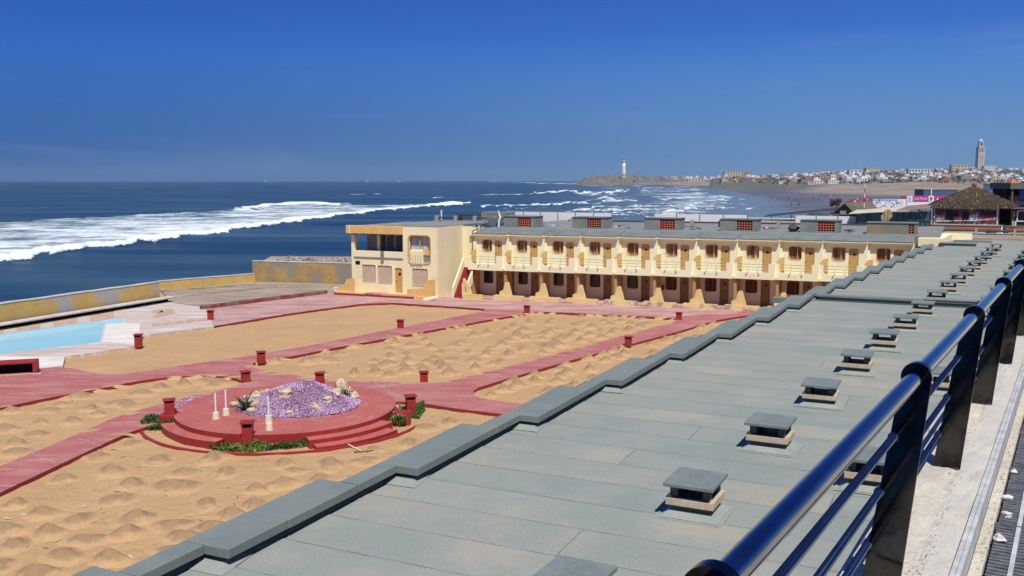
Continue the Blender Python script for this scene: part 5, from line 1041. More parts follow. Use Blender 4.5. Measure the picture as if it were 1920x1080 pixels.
for (a0_, a1_, b0_, b1_) in ((x0 + .12, 2.02, .44, .52), (x0 + .12, x0 + .2, .52, 2.0), (1.93, 2.05, .52, 2.0), (x0 + .12, 2.02, 1.95, 2.0), (2.06, 3.2, .44, .50)): MB().box(a0_, a1_, y0 - .05, y0 + .02, b0_, b1_).build('white_frame', M['plasterwhite'], pb)
# thatch: layered shaggy courses
core = MB().add([(-4.1, -3.5, 1.98), (4.0, -3.5, 1.98), (4.0, 3.8, 1.92), (-4.1, 3.8, 1.92), (-.12, 0, 3.9), (.12, 0, 3.9)], [(0, 1, 5, 4), (1, 2, 5), (2, 3, 4, 5), (3, 0, 4), (0, 3, 2, 1)]).build('thatch_roof', M['thatch'], t)
b = MB(); r = random.Random(5)
for i in range(9000):
    sd_ = r.choice((0, 0, 1, 2, 3)); v_ = r.random() ** .8; u_ = r.uniform(-1, 1)
    hx, hy = 4.1 * (1 - v_) + .1, 3.55 * (1 - v_) + .08; z = 1.98 + 1.92 * v_
    if sd_ == 0: c = Vector((u_ * hx, -hy, z)); dn_ = Vector((r.gauss(0, .12), -.9, -.45))
    elif sd_ == 1: c = Vector((hx, u_ * hy, z)); dn_ = Vector((.9, r.gauss(0, .12), -.45))
    elif sd_ == 2: c = Vector((-hx, u_ * hy, z)); dn_ = Vector((-.9, r.gauss(0, .12), -.45))
    else: c = Vector((u_ * hx, hy, z)); dn_ = Vector((0, .9, -.45))
    le = r.uniform(.15, .42); c += Vector((0, 0, .05 + .05 * r.random())); d_ = dn_.normalized() * le; w_ = Vector((d_.y, -d_.x, 0)).normalized() * r.uniform(.015, .05)
    b.add([c - w_, c + w_, c + d_ + w_ * .4 + Vector((0, 0, r.uniform(-.07, .02))), c + d_ - w_ * .4], [(0, 1, 2, 3)], 1 if r.random() < .03 + (.3 if v_ < .04 else 0) else 0)
b.build('thatch_straw', [M['thatch'], M['thatchpale']], core, fixn=False, kind='stuff')
MB().tube([(0, 0, 3.85), (0, 0, 4.1), (0, 0, 4.3)], [.16, .22, .05], 8).build('roof_finial', M['woodpost'], t)
t = hf('kiosk_window', 'small white-framed window kiosk right of the thatched hut', 'kiosk', 4.15, 95.5, 5.5)
MB().box(0, 1.0, .1, .9, .4, 1.9).build('booth', M['steeldark'], t)
for (a0_, a1_, b0_, b1_) in ((.1, .2, .9, 1.85), (.85, .95, .9, 1.85), (.1, .95, 1.78, 1.86), (0, .95, .85, .93), (0, .1, .35, .93)): MB().box(a0_, a1_, 0, .09, b0_, b1_).build('white_frame', M['plasterwhite'], t)
MB().box(-.3, 3.5, -.4, 1.5, 2.0, 2.08).build('awning', M['brownroof'], t)
# glass pavilion
t = hf('glass_pavilion', 'green glass pavilion with a thin sloping pale-edged roof beside the thatched hut', 'pavilion', -9.0, 93.4, 5.5)
MB().box(0, 6.3, 0, .25, 0, .32).build('base_wall', M['stainbox'], t)
xs = [0, .95, 1.25, 2.2, 3.55, 4.05, 4.6, 5.5, 6.3]
for i in range(len(xs) - 1): MB().box(xs[i] + .04, xs[i + 1] - .04, .1, .13, .33, 1.36 + .05 * i).build('glass_pane', M['teal'], t)
for i, x in enumerate(xs): MB().box(x - .045, x + .045, .04, .2, .3, 1.42 + .05 * i).build('frame_post', M['steeldark'], t)
MB().box(.05, 6.3, .05, .18, .80, .84).build('transom', M['steeldark'], t)
MB().box(0, 6.2, 3, 3.05, .3, 1.5).build('rear_glass', M['teal'], t)
MB().add([(-.6, -.5, 1.40), (4.6, -.5, 1.75), (4.6, 4, 2.0), (-.4, 4, 1.6), (-.6, -.5, 1.46), (4.6, -.5, 1.81), (4.6, 4, 2.06), (-.4, 4, 1.66)], [(0, 1, 5, 4), (1, 2, 6, 5), (2, 3, 7, 6), (3, 0, 4, 7), (4, 5, 6, 7), (0, 3, 2, 1)]).build('pale_roof', M['palesheet'], t)
MB().add([(3.4, -.35, 1.70), (6.2, -.35, 1.95), (6.2, 4, 2.25), (4.2, 4, 2.05), (3.4, -.35, 1.77), (6.2, -.35, 2.02), (6.2, 4, 2.32), (4.2, 4, 2.12)], [(0, 1, 5, 4), (1, 2, 6, 5), (2, 3, 7, 6), (3, 0, 4, 7), (4, 5, 6, 7), (0, 3, 2, 1)]).build('brown_roof', M['brownroof'], t)
MB().beam((5.3, -.3, 1.9), (6.0, -.4, .4), .1, .14).build('dark_strut', M['steeldark'], t)
t = hf('surfboard', 'cream and orange curved board leaning on the stained lattice box', 'surfboard', -5.6, 80.4, 6.72); b = MB()
b.slab([(.36 * math.cos(R(i * 15)) + (.10 if i < 12 else 0), .5 + .56 * math.sin(R(i * 15))) for i in range(24)], [], 0, .06, axis='y'); b.build('board_body', mat('board_cream', (.72, .62, .40), (.66, .42, .16), 2.4, .45, .52, .5), t); t.rotation_euler = (R(12), R(8), -AX)
for sgn, x in ((0, -.05), (1, .2)): MB().beam((x, -.012, .1 + .02 * sgn), (x - .12, -.012, .95), .02, .02).build('stringer', M['woodpost'], t)
# sheds
t = hf('gable_shed', 'shed with an olive gabled roof and black open gable end', 'shed', -12.6, 108.0, 5.2)
MB().box(0, 4.6, 0, 3, 0, 1.6).build('walls', M['pipe'], t); MB().add([(-.3, -.4, 1.15), (1.0, -.4, 2.35), (3.5, -.2, 2.55), (4.9, -.4, 1.25), (.6, 3.2, 1.4), (1.3, 2.6, 2.4), (3.6, 3, 2.6), (4.9, 3.2, 1.3)], [(1, 3, 2), (1, 0, 3)][:0] + [(1, 3, 7, 6, 2)][:0] + [(0, 1, 5, 4)]).build('gable_flap', M['pipe'], t)
MB().add([(1.0, -.4, 2.35), (2.2, -.6, 1.2), (4.9, -.4, 1.3), (3.6, .2, 2.6), (1.0, -.4, 2.28), (2.2, -.6, 1.12), (4.9, -.4, 1.22), (3.6, .2, 2.5), ], [(0, 1, 2, 3), (4, 7, 6, 5), (0, 4, 5, 1), (1, 5, 6, 2), (2, 6, 7, 3)]).build('olive_roof', M['oliveroof'], t)
MB().add([(-.4, -.5, 1.1), (2.2, -.5, 1.1), (1.0, -.5, 2.3)], [(0, 1, 2)]).build('dark_gable', M['black'], t)
MB().add([(-1.6, -1.2, .55), (3.6, -1.2, .55), (3.3, .0, 1.15), (-.2, .0, 1.15), (-1.6, -1.2, .48), (3.6, -1.2, .48)], [(0, 1, 2, 3), (0, 4, 5, 1)]).build('skirt_roof', M['brownroof'], t)
MB().box(.6, 1.2, -.75, -.45, 1.2, 1.55).build('air_unit', M['greybox'], t)
t = hf('low_canopy', 'long low dark canopy roof rising to the right above the beach edge', 'canopy', -20.2, 110.5, 4.6)
MB().add([(-.4, 0, 1.25), (7.4, 0, 2.15), (7.4, 3, 2.3), (-.4, 3, 1.4), (-.4, 0, 1.32), (7.4, 0, 2.22), (7.4, 3, 2.36), (-.4, 3, 1.46)], [(0, 1, 5, 4), (4, 5, 6, 7), (0, 3, 2, 1), (1, 2, 6, 5), (3, 0, 4, 7)]).build('canopy_roof', M['pipe'], t)
for x, z in ((.4, 1.3), (2.6, 1.5), (4.4, 1.7), (6.9, 2.0)): MB().box(x - .05, x + .05, .1, .2, 0, z).build('canopy_post', M['steeldark'], t)
MB().box(4.5, 6.85, .13, .16, .6, 1.75).build('glass_pane', M['teal'], t); MB().box(-2.8, 4.4, -.8, -.7, 1.1, 1.18).build('white_rail', M['plasterwhite'], t)
t = hf('antenna_mast', 'thin red and white banded mast rising behind the olive shed', 'mast', -9.3, 104.0, 5.2)
for k in range(12): MB().tube([(0, 0, .5 * k + .002), (0, 0, .5 * (k + 1))], .045, 6).build('mast_band', [M['plasterwhite'], M['redpaint']][k % 2], t)
# billboards
def text(s_, size, p, m, parent, sx=1):
    cu = bpy.data.curves.new('lettering', 'FONT'); cu.body = s_; cu.size = size; cu.extrude = .01; cu.align_x = 'CENTER'; cu.align_y = 'CENTER'
    o_ = bpy.data.objects.new('lettering_tmp', cu); COL.objects.link(o_); dg = bpy.context.evaluated_depsgraph_get(); me = bpy.data.meshes.new_from_object(o_.evaluated_get(dg)); bpy.data.objects.remove(o_)
    me.materials.clear(); me.materials.append(m); q = bpy.data.objects.new('lettering', me); COL.objects.link(q); q.parent = parent; q.location = p; q.rotation_euler = (R(90), 0, 0); q.scale = (sx, 1, 1); return q
mg = mat('magenta_board', (.50, .06, .22), rough=.6); rd = mat('dull_red_board', (.40, .07, .08), (.34, .06, .07), .8, rough=.7); ink = mat('ink', (.08, .08, .12), rough=.7); lil = mat('lilac', (.40, .38, .60), rough=.7)
def facing(px0, px1, y0_, y1_, D, name, label, cat='billboard'):
    """an upright panel at distance D facing the courtyard"""
    s_ = D / F; t_ = thing(name, label, cat, ((px0 - 960) * s_, D, HC - (y1_ - 338) * s_), 0); return t_, (px1 - px0) * s_, (y1_ - y0_) * s_
t, w_, h_ = facing(1697, 1778, 366.5, 378, 190, 'magenta_billboard', 'magenta billboard with white lettering left of the thatched roof')
MB().box(0, w_, 0, .1, 0, h_).build('board', mg, t); MB().box(0, 1.15, -.04, -.002, .05, h_ - .05).build('white_square', M['plasterwhite'], t); MB().box(4.35, 5.4, -.04, -.002, .05, h_ - .05).build('white_square', M['plasterwhite'], t)
text('Lady Rimen', .66, (2.75, -.03, h_ * .52), M['plasterwhite'], t, .86); MB().tube([(4.85, -.05, .55), (4.85, -.045, .9)], .22, 8).build('ink_mark', ink, t); MB().box(.3, .8, -.05, -.041, .2, .9).build('ink_mark', lil, t)
MB().box(6.0, 6.25, -.03, -.002, .4, .75).build('mark', M['plasterwhite'], t); MB().box(0, 5.2, .0, .09, -.9, -.05).build('lower_white_board', M['plasterwhite'], t)
for x in (.2, 4, 8): MB().box(x, x + .15, .1, .3, -3, h_).build('support', M['greybox'], t)
t, w_, h_ = facing(1634, 1696, 373, 396, 180, 'white_billboard', 'white billboard covered in dark scribbled drawings behind the mast')
MB().box(0, w_, 0, .1, 0, h_).build('board', M['plasterwhite'], t); MB().box(0, w_ * .75, -.01, -.002, h_ - .35, h_ - .05).build('lilac_band', lil, t); r = random.Random(11)
for (cx, cz, sr) in ((.6, 1.35, .4), (1.3, 1.9, .5), (2.0, 1.2, .55), (2.9, 1.5, .75), (5.1, 1.35, .6), (3.9, 1.1, .35), (4.5, 1.6, .3), (1.2, .6, .3)):
    b = MB()
    for i in range(9): p = Vector((cx + r.uniform(-sr, sr), -.02, cz + r.uniform(-sr, sr) * .8)); q = p + Vector((r.uniform(-.4, .4), 0, r.uniform(-.35, .35))); b.beam(p, q, .02, r.uniform(.05, .14), up=Vector((0, 1, 0)))
    b.build('drawn_figure', ink, t)
for x in (.2, 3, 6): MB().box(x, x + .15, .1, .3, -3, h_).build('support', M['greybox'], t)
t, w_, h_ = facing(1590, 1633, 372.5, 383, 186, 'red_billboard', 'dull red billboard with small white marks left of the white one')
MB().box(0, w_, 0, .1, 0, h_).build('board', rd, t)
for x, z in ((.9, .45), (1.15, .5), (2.3, .3), (3.4, .8), (1.5, .9)): MB().box(x, x + .16, -.02, -.002, z, z + .3).build('white_mark', M['plasterwhite'], t)
MB().box(-2.5, 3, 2, 2.1, -2.2, -.6).build('lower_board', rd, t)
for x in (.3, 4): MB().box(x, x + .15, .1, .3, -3, h_).build('support', M['greybox'], t)
t, w_, h_ = facing(1686, 1696.5, 367, 388, 192, 'red_hoarding', 'narrow dull red hoarding between the white and magenta billboards'); MB().box(0, w_, 0, .1, 0, h_).build('board', rd, t); MB().box(.3, .5, .1, .3, -2, 0).build('support', M['greybox'], t)
t, w_, h_ = facing(1728, 1792, 356, 367, 260, 'blue_grey_building', 'blue-grey flat building split by a pale post behind the magenta billboard', 'building')
MB().box(0, w_, 0, 6, -3, h_).build('wall', mat('slate_blue', (.09, .13, .19), rough=.5), t); MB().box(-.1, w_ + .1, -.1, 6.1, h_ + .01, h_ + .2).build('roof', M['greybox'], t); MB().box(1.9, 2.15, -.2, -.01, -1, h_ + .3).build('pale_post', M['plasterwhite'], t)
t, w_, h_ = facing(1868, 1895, 346, 372, 150, 'white_building', 'white flat building at the right edge behind the tree', 'building'); MB().box(0, w_, 0, 5, -2, h_).build('wall', M['plasterwhite'], t); MB().box(-.1, 4, -.1, 5.1, h_ + .01, h_ + .1).build('roof', M['pipe'], t)
t, w_, h_ = facing(1894, 1990, 343, 386, 120, 'dark_bar_building', 'dark open-fronted building with an orange band at the right edge', 'building')
MB().box(0, w_, 1.5, 5, -1, h_).build('wall', M['black'], t); MB().box(-.3, w_, 0, 5.2, h_ - .75, h_).build('roof', M['oliveroof'], t); MB().box(.3, 1.6, 1.3, 1.45, .75, 1.3).build('orange_band', mat('rust_orange', (.40, .10, .03), rough=.7), t); MB().box(-.1, 3, 1.3, 1.48, .1, .7).build('pink_panel', mat('lilac_panel', (.40, .24, .38), rough=.7), t); MB().box(1.62, 2.4, 1.3, 1.45, .6, 2).build('blue_panel', mat('blue_panel', (.08, .16, .45), rough=.6), t)
for x in (.0, 3): MB().box(x, x + .2, .2, .4, -1, h_ - .76).build('post', M['woodpost'], t)
t, w_, h_ = facing(1880, 1892, 370, 377, 130, 'small_sign', 'small white sign with a dark mark between the tree and the dark bar'); MB().box(0, w_, 0, .05, 0, h_).build('board', M['plasterwhite'], t); MB().box(.35, .5, -.02, -.002, .1, .4).build('ink_mark', ink, t); MB().box(.4, .46, .05, .1, -2, 0).build('support', M['greybox'], t)
t, w_, h_ = facing(1846, 1868, 359, 366, 150, 'white_kiosk', 'low white kiosk between the thatched roof and the tree', 'kiosk'); MB().box(0, w_, 0, 2, -1.5, h_).build('wall', M['plasterwhite'], t); MB().box(-.1, w_ + .1, -.1, 2.1, h_ + .01, h_ + .08).build('roof', M['greybox'], t)
t, w_, h_ = facing(1890, 1903, 333.5, 343, 220, 'orange_parasol_stall', 'orange and pink tent roof above the dark bar at the right edge', 'tent'); MB().add([(0, 0, 0), (w_, 0, 0), (w_, 2, 0), (0, 2, 0), (w_ / 2, 1, h_)], [(0, 1, 4), (1, 2, 4), (2, 3, 4), (3, 0, 4)]).build('canopy', mat('orange_cloth', (.55, .16, .09), rough=.8), t); MB().box(w_ / 2 - .05, w_ / 2 + .05, .95, 1.05, -3, 0).build('pole', M['greybox'], t)
def tree(label, px, py, D, wid, hei, m1, m2, n):
    s_ = D / F; t_ = thing('tree', label, 'tree', ((px - 960) * s_, D, HC - (py - 338) * s_ - 1.5)); MB().tube([(0, 0, 0), (.1, 0, hei * .5 + 1.5)], [.16, .08], 7).build('trunk', M['woodpost'], t_)
    for k in range(4): MB().tube([(.05, 0, 1.2 + .3 * k), (wid * .3 * math.cos(k * 1.7), wid * .3 * math.sin(k * 1.7), 1.9 + hei * .4)], [.07, .03], 5).build('limb', M['woodpost'], t_)
    b_ = MB(); r_ = random.Random(int(px)); lob = [(r_.uniform(-.5, .5) * wid, r_.uniform(-.4, .4) * wid, 1.5 + hei * r_.uniform(.25, .9), r_.uniform(.25, .5) * wid * .6) for _ in range(12)]
    for i in range(n):
        x, y, z, q = r_.choice(lob); d_ = Vector((r_.gauss(0, 1), r_.gauss(0, 1), r_.gauss(0, .9))).normalized() * q * r_.random() ** .4; c = Vector((x, y, z)) + d_; s2 = r_.uniform(.05, .13); u_ = Vector((r_.gauss(0, 1), r_.gauss(0, 1), r_.gauss(0, 1))).normalized() * s2; w2 = u_.cross(Vector((r_.gauss(0, 1), r_.gauss(0, 1), 1))).normalized() * s2 * .5
        b_.add([c - u_, c - w2, c + u_, c + w2], [(0, 1, 2, 3)], int(r_.random() < .3))
    b_.build('crown', [m1, m2], t_, fixn=False)
tree('grey green bushy tree in front of the white building at the right edge', 1881, 378, 128, 1.6, 1.9, mat('tree_green', (.05, .075, .05), rough=.7), mat('tree_green_pale', (.09, .12, .09), rough=.7), 3500)
tree('russet leafless-looking bush at the left end of the red billboards', 1566, 389, 185, 1.8, 1.6, mat('russet', (.16, .05, .045), rough=.8), mat('russet_pale', (.24, .10, .09), rough=.8), 2200)
tree('dry yellowish bush at the far right below the dark bar', 1913, 420, 100, 1.3, 1.2, mat('dry_bush', (.10, .10, .05), rough=.8), mat('dry_bush_pale', (.22, .18, .08), rough=.8), 2500)
t = thing('upturned_boat', 'dark red upturned boat hull on the roof at the right edge', 'boat', at(1918, 437, 5.5) + Vector((0, 0, .1)), R(-10)); b = MB(); n_ = 10; vs = []
for i in range(n_ + 1):
    u_ = -1 + 2 * i / n_; w_ = .45 * (1 - u_ ** 4) + .02; h_ = .42 * (1 - u_ ** 4 * .6)
    vs += [(u_ * 1.2, -w_, 0), (u_ * 1.2, -w_ * .6, h_ * .75), (u_ * 1.2, 0, h_), (u_ * 1.2, w_ * .6, h_ * .75), (u_ * 1.2, w_, 0)]
b.add(vs, [(i * 5 + j, i * 5 + j + 1, i * 5 + j + 6, i * 5 + j + 5) for i in range(n_) for j in range(4)]); b.build('hull', mat('boat_red', (.20, .05, .04), rough=.5), t, smooth=True, fixn=False); MB().box(-1.15, 1.15, -.02, .02, .40, .46).build('keel', M['pipe'], t)
p = at(1881, 438, 5.4); t = thing('black_cowl', 'tall pointed black and white cowl standing on the far roof', 'cowl', p); MB().add([(-.1, 0, 0), (.5, 0, 0), (.5, .3, 0), (-.1, .3, 0), (-.05, .1, .85), (.08, .1, .8)], [(0, 1, 5, 4), (1, 2, 5), (2, 3, 4, 5), (3, 0, 4)]).build('black_side', M['pipe'], t); MB().add([(-.22, -.02, 0), (-.08, -.02, 0), (-.05, .08, .7), (-.14, .08, .5)], [(0, 1, 2, 3)]).build('white_side', M['plasterwhite'], t)

# ------------------------------------------------------------ sand mounds
def mound_mesh(seed, peak):
    r = random.Random(seed); n, mrg = 22, 9; vs = [(0, 0, 1.)]; ph = [r.uniform(0, 6) for _ in range(5)]
    fs = []
    for j in range(1, mrg + 1):
        rr = j / mrg
        for i in range(n):
            a = 2 * math.pi * i / n; wob = 1 + .16 * math.sin(a * 2 + ph[0]) + .09 * math.sin(a * 3 + ph[1]) + .05 * math.sin(a * 7 + ph[2])
            z = (.5 * (1 - rr) ** 1.3 + .5 * math.exp(-(rr * 2.1) ** 2) - .012) if peak else math.exp(-(rr * 1.85) ** 2) - .03 + .07 * math.sin(a * 3 + ph[3]) * math.sin(rr * 5 + ph[4]) * (1 - rr)
            z += r.uniform(-.035, .035) * (1 - rr)
            if j == mrg: z = -.10
            vs.append((rr * wob * math.cos(a), rr * wob * math.sin(a), z))
    for i in range(n): fs.append((0, 1 + i, 1 + (i + 1) % n))
    for j in range(mrg - 1):
        for i in range(n): a, b_ = 1 + j * n + i, 1 + j * n + (i + 1) % n; fs.append((a, a + n, b_ + n, b_))
    me = bpy.data.meshes.new('sand_mound'); me.from_pydata(vs, [], fs); me.polygons.foreach_set('use_smooth', [True] * len(fs)); return me
def mound_mat():
    m = mat('mound_sand_damp', (.53, .335, .168), fine=.1, fscale=25, bump=.8, bscale=9, bdist=.05, rough=.95); n = m.node_tree.nodes; l = m.node_tree.links.new
    b = n['Principled BSDF']; src = b.inputs['Base Color'].links[0].from_socket
    tcn = n.new('ShaderNodeTexCoord'); sp = n.new('ShaderNodeSeparateXYZ'); l(tcn.outputs['Object'], sp.inputs[0]); nz = n.new('ShaderNodeTexNoise'); nz.inputs['Scale'].default_value = 2.2; nz.inputs['Detail'].default_value = 6
    l(tcn.outputs['Object'], nz.inputs['Vector']); ad = n.new('ShaderNodeMath'); ad.operation = 'MULTIPLY_ADD'; l(nz.outputs['Fac'], ad.inputs[0]); ad.inputs[1].default_value = .9; l(sp.outputs['Z'], ad.inputs[2])
    r_ = n.new('ShaderNodeMapRange'); r_.inputs['From Min'].default_value = .60; r_.inputs['From Max'].default_value = .95; l(ad.outputs[0], r_.inputs['Value'])
    x = n.new('ShaderNodeMixRGB'); x.inputs[2].default_value = (.34, .22, .12, 1); l(src, x.inputs[1]); l(r_.outputs[0], x.inputs[0]); l(x.outputs[0], b.inputs['Base Color']); return m
mm = mound_mat()
mA = [mound_mesh(i, False) for i in range(5)]; mB = [mound_mesh(10 + i, True) for i in range(5)]
for me in mA + mB: me.materials.append(mm)
def mound(px, py, rad, h, meshes, label, group):
    p = at(px, py, 0); o = put(random.choice(meshes), 'sand_mound', (p.x, p.y, 0), random.uniform(0, 6.28), label, 'sand mound', group); o.scale = (rad, rad * random.uniform(.8, 1.1), h)
lo_l = ('low rounded sand mound with a darker top in the front plot below the round platform', 'sand mounds in the front plot')
for px, py in [(33, 945), (80, 962), (90, 997), (149, 973), (250, 972), (117, 1040), (8, 994), (5, 1058), (62, 1078), (240, 1000), (205, 935), (208, 883), (118, 897), (232, 932), (310, 907), (270, 967), (350, 912), (383, 942), (390, 988), (340, 1005), (322, 982), (200, 1048), (300, 1052), (475, 948), (480, 917), (535, 905), (420, 885), (345, 885), (250, 830), (180, 855), (300, 860), (560, 880), (620, 870), (690, 862), (440, 965), (30, 1020), (330, 1030), (160, 1010), (530, 870), (600, 900), (400, 858), (250, 905), (700, 840), (770, 830), (800, 800), (840, 790)]:
    mound(px + random.uniform(-6, 6), py + 4, random.uniform(.5, .85), random.uniform(.16, .36), mA, *lo_l)
fl = ('low rounded sand mound in the left plot between the two red paths', 'sand mounds in the left plot')
for px, py in [(20, 772), (75, 795), (135, 793), (170, 768), (70, 815), (10, 808), (30, 835), (185, 778), (225, 757), (265, 740), (95, 770), (300, 730), (345, 722), (390, 715), (150, 745), (240, 762), (410, 722), (30, 850), (115, 760)]:
    mound(px, py, random.uniform(.5, .95), random.uniform(.16, .36), mA, *fl)
bl_ = ('pointed sand heap in the middle plot between the two diagonal red paths', 'sand heaps in the middle plot')
Bpoly = W(Bf, 0); cnt = 0; pts = []
while cnt < 92:
    px, py = random.uniform(500, 1255), random.uniform(592, 712)
    p = at(px, py, 0)
    if not inside(p, Bpoly) or (px < 950 and py < 645 and random.random() < .8) or (px < 700 and random.random() < .6): continue
    if any(not inside((p.x + dx, p.y + dy), Bpoly) for dx, dy in ((.6, 0), (-.6, 0), (0, .8), (0, -.8))): continue
    if any((p - q).length < .95 for q in pts): continue
    if px > 1000 and py < 602 and random.random() < .7: continue
    pts.append(p); cnt += 1; mound(px, py, random.uniform(.5, .85), random.uniform(.16, .46), mB, *bl_)
Cpoly = W([(1343, 603), (1267, 625), (1183, 648), (1047, 685), (905, 728), (900, 745), (985, 757), (1100, 730), (1200, 690), (1290, 650), (1380, 615)], 0)
cc = ('pointed sand heap in the narrow plot beside the grey stepped roof edge', 'sand heaps in the narrow right plot'); pts = []; cnt = 0; tr = 0
while cnt < 34 and tr < 4000:
    tr += 1; p = at(random.uniform(905, 1370), random.uniform(605, 755), 0)
    if not inside(p, Cpoly) or any((p - q).length < .9 for q in pts): continue
    pts.append(p); cnt += 1; o = put(random.choice(mB), 'sand_mound', (p.x, p.y, 0), random.uniform(0, 6), cc[0], 'sand mound', cc[1]); o.scale = (random.uniform(.45, .7),) * 2 + (random.uniform(.25, .45),)

# ------------------------------------------------------------ round platform
PC = Vector((-9.50, 39.35, 0)); PR = 4.54; PZ = .50
t = thing('round_platform', 'round red painted platform with curved front steps around a flower bed', 'platform', PC)
rp = [M['reddisc'], M['redpaint']]
ring(MB(), 0, PR, -.05, PZ).build('deck', rp, t)
ring(MB(), PR - .1, PR + .52, -.05, .30, 205, 252).build('step', rp, t)
ring(MB(), PR - .1, PR + .52, -.05, .33, 292, 338).build('step', rp, t)
ring(MB(), PR + .4, PR + 1.02, -.05, .17, 294, 333).build('step', rp, t)
b = MB(); n = 90
for i in range(n):
    a0, a1 = R(195 + i * 150 / n), R(195 + (i + 1) * 150 / n); rr = 5.83
    b.beam((rr * math.cos(a0), rr * math.sin(a0) * .93 - .1, .03), (rr * math.cos(a1), rr * math.sin(a1) * .93 - .1, .03), .12, .1)
b.build('border_kerb', M['redpaint'], t)
ck = at(754, 773, .5) - PC; MB().box(ck.x - .35, ck.x + .35, ck.y - .3, ck.y + .2, -.05, .56).build('step_cheek', M['redpaint'], t, bevel=.02)
ck = at(318, 775, .5) - PC; MB().box(ck.x - .30, ck.x + .34, ck.y - .42, ck.y + .3, -.05, .51).build('step_cheek', M['redpaint'], t, bevel=.02)

# flower mound
FC = at(556, 768, PZ); FC = Vector((-9.05, 39.55, PZ))
def fh(x, y):     # height field of the bed, metres
    r2 = (x / 2.62) ** 2 + (y / 2.35) ** 2
    if r2 > 1: return -1
    h = .16 * (1 - r2) ** .5 + .66 * math.exp(-((abs(x + .0) / 1.55) ** 3 + (abs(y - .45) / 1.25) ** 2.6)) + .12 * math.sin(x * 3 + y) * math.sin(y * 3.1) * (1 - r2)
    h += .18 * math.exp(-(((x - 1.7) / .5) ** 2 + ((y + .1) / .6) ** 2))
    return max(h, .03)
bed = thing('flower_bed', 'round bed heaped with purple flowering ground cover on the red platform', 'flower bed', FC)
b = MB(); n = 56; g = {}
for i in range(n + 1):
    for j in range(n + 1):
        x, y = -2.66 + 5.32 * i / n, -2.4 + 4.8 * j / n; h = fh(x, y); g[i, j] = len(b.v); b.v.append((x, y, h if h > 0 else -.03))
for i in range(n):
    for j in range(n):
        if ((b.v[g[i, j]][0]) / 2.66) ** 2 + ((b.v[g[i, j]][1]) / 2.4) ** 2 < 1.05: b.f.append([g[i, j], g[i + 1, j], g[i + 1, j + 1], g[i, j + 1]]); b.m.append(0)
b.build('soil', M['soil'], bed, smooth=True, fixn=False)
def blooms(n, m, thin, smin, smax, name, lift=.05, pale=False):
    b_ = MB(); k = 0
    while k < n:
        x, y = random.uniform(-2.6, 2.6), random.uniform(-2.35, 2.35); h = fh(x, y)
        if h < 0: continue
        if thin:
            bare = math.sin(x * 2.3 + 1) * math.sin(y * 2.9 + x * 1.2)
            if pale and math.sin(x * 1.9 + 2.2 * math.sin(y * 1.3)) * math.sin(y * 2.3 + x) - .5 * h > -.05 + random.gauss(0, .25): k += 1; continue
            if (x < -1.9 and y < -.2) or (bare > .62 and random.random() < .6) or (y < -1.5 and random.random() < .35): k += 1; continue
        c = Vector((x, y, h + random.uniform(0, lift))); s_ = random.uniform(smin, smax)
        u_ = Vector((random.gauss(0, 1), random.gauss(0, 1), random.gauss(0, .2))).normalized(); w_ = Vector((random.gauss(0, 1), random.gauss(0, 1), random.gauss(0, .2))); w_ = (w_ - u_ * w_.dot(u_)).normalized()
        b_.add([c - u_ * s_, c - w_ * s_, c + u_ * s_, c + w_ * s_], [(0, 1, 2, 3)]); k += 1
    o_ = b_.build(name, m, bed, fixn=False); o_['kind'] = 'stuff'
blooms(26000, M['purple'], True, .016, .034, 'purple_flowers'); blooms(24000, M['purple2'], True, .015, .032, 'pale_purple_flowers', .06, True); blooms(6000, M['purple3'], False, .015, .035, 'stems', .04); blooms(1300, M['leaf'], False, .02, .05, 'green_leaves', .05)
def bp(px, py, dz=0):
    """point of the bed/platform in that survey direction, on the platform level"""
    return at(px, py, PZ + dz)
RK = 'pale knobbly rocks set in the flower bed'
for (px, py, s_, lab) in [(440, 762, .30, 'pale rock at the far left tip of the flower bed'), (463, 752, .28, 'pale rock behind the left agave'), (481, 745, .34, 'pale rounded rock on the left rim of the flower heap'), (491, 741, .24, 'small pink-white rock on the left rim, next to a bigger one'), (503, 736, .22, 'small rock high on the left edge of the flower heap'), (483, 757, .25, 'rough rock between the left agave and the flowers'), (476, 768, .40, 'large rough rock right of the left agave'), (471, 776, .28, 'low rough rock in front of the left agave'),
                       (536, 765, .42, 'big knobbly pale rock at the front middle of the flowers'), (543, 781, .24, 'small tan rock on the front edge of the bed'), (590, 772, .26, 'small pinkish rock at the front right of the flowers'), (598, 776, .22, 'low stone on the front edge, right of the pinkish rock'), (615, 766, .30, 'yellowish rock near the dry twigs at the front right'), (620, 739, .2, 'small white rock on the far right shoulder of the heap'), (632, 752, .40, 'large pale rock left of the right agave'), (630, 760, .32, 'pale rock at the foot of the tall stone'), (652, 748, .28, 'rock just right of the right agave'), (664, 751, .34, 'yellow rock at the right tip of the bed'), (655, 734, .24, 'white rock on the back right rim')]:
    p = bp(px, py); x, y = p.x - FC.x, p.y - FC.y; h = max(fh(x, y), 0)
    o = put(random.choice(rocks), 'rock', (p.x, p.y, PZ + h * .75 + s_ * .30), random.uniform(0, 6), lab, 'rock', RK, s_ * .72)
o = put(rocks[2], 'rock', (bp(641, 747).x, bp(641, 747).y, PZ + .45), .4, 'tall upright tan stone at the right end of the flower bed', 'rock', RK, 1); o.scale = (.32, .28, .75)
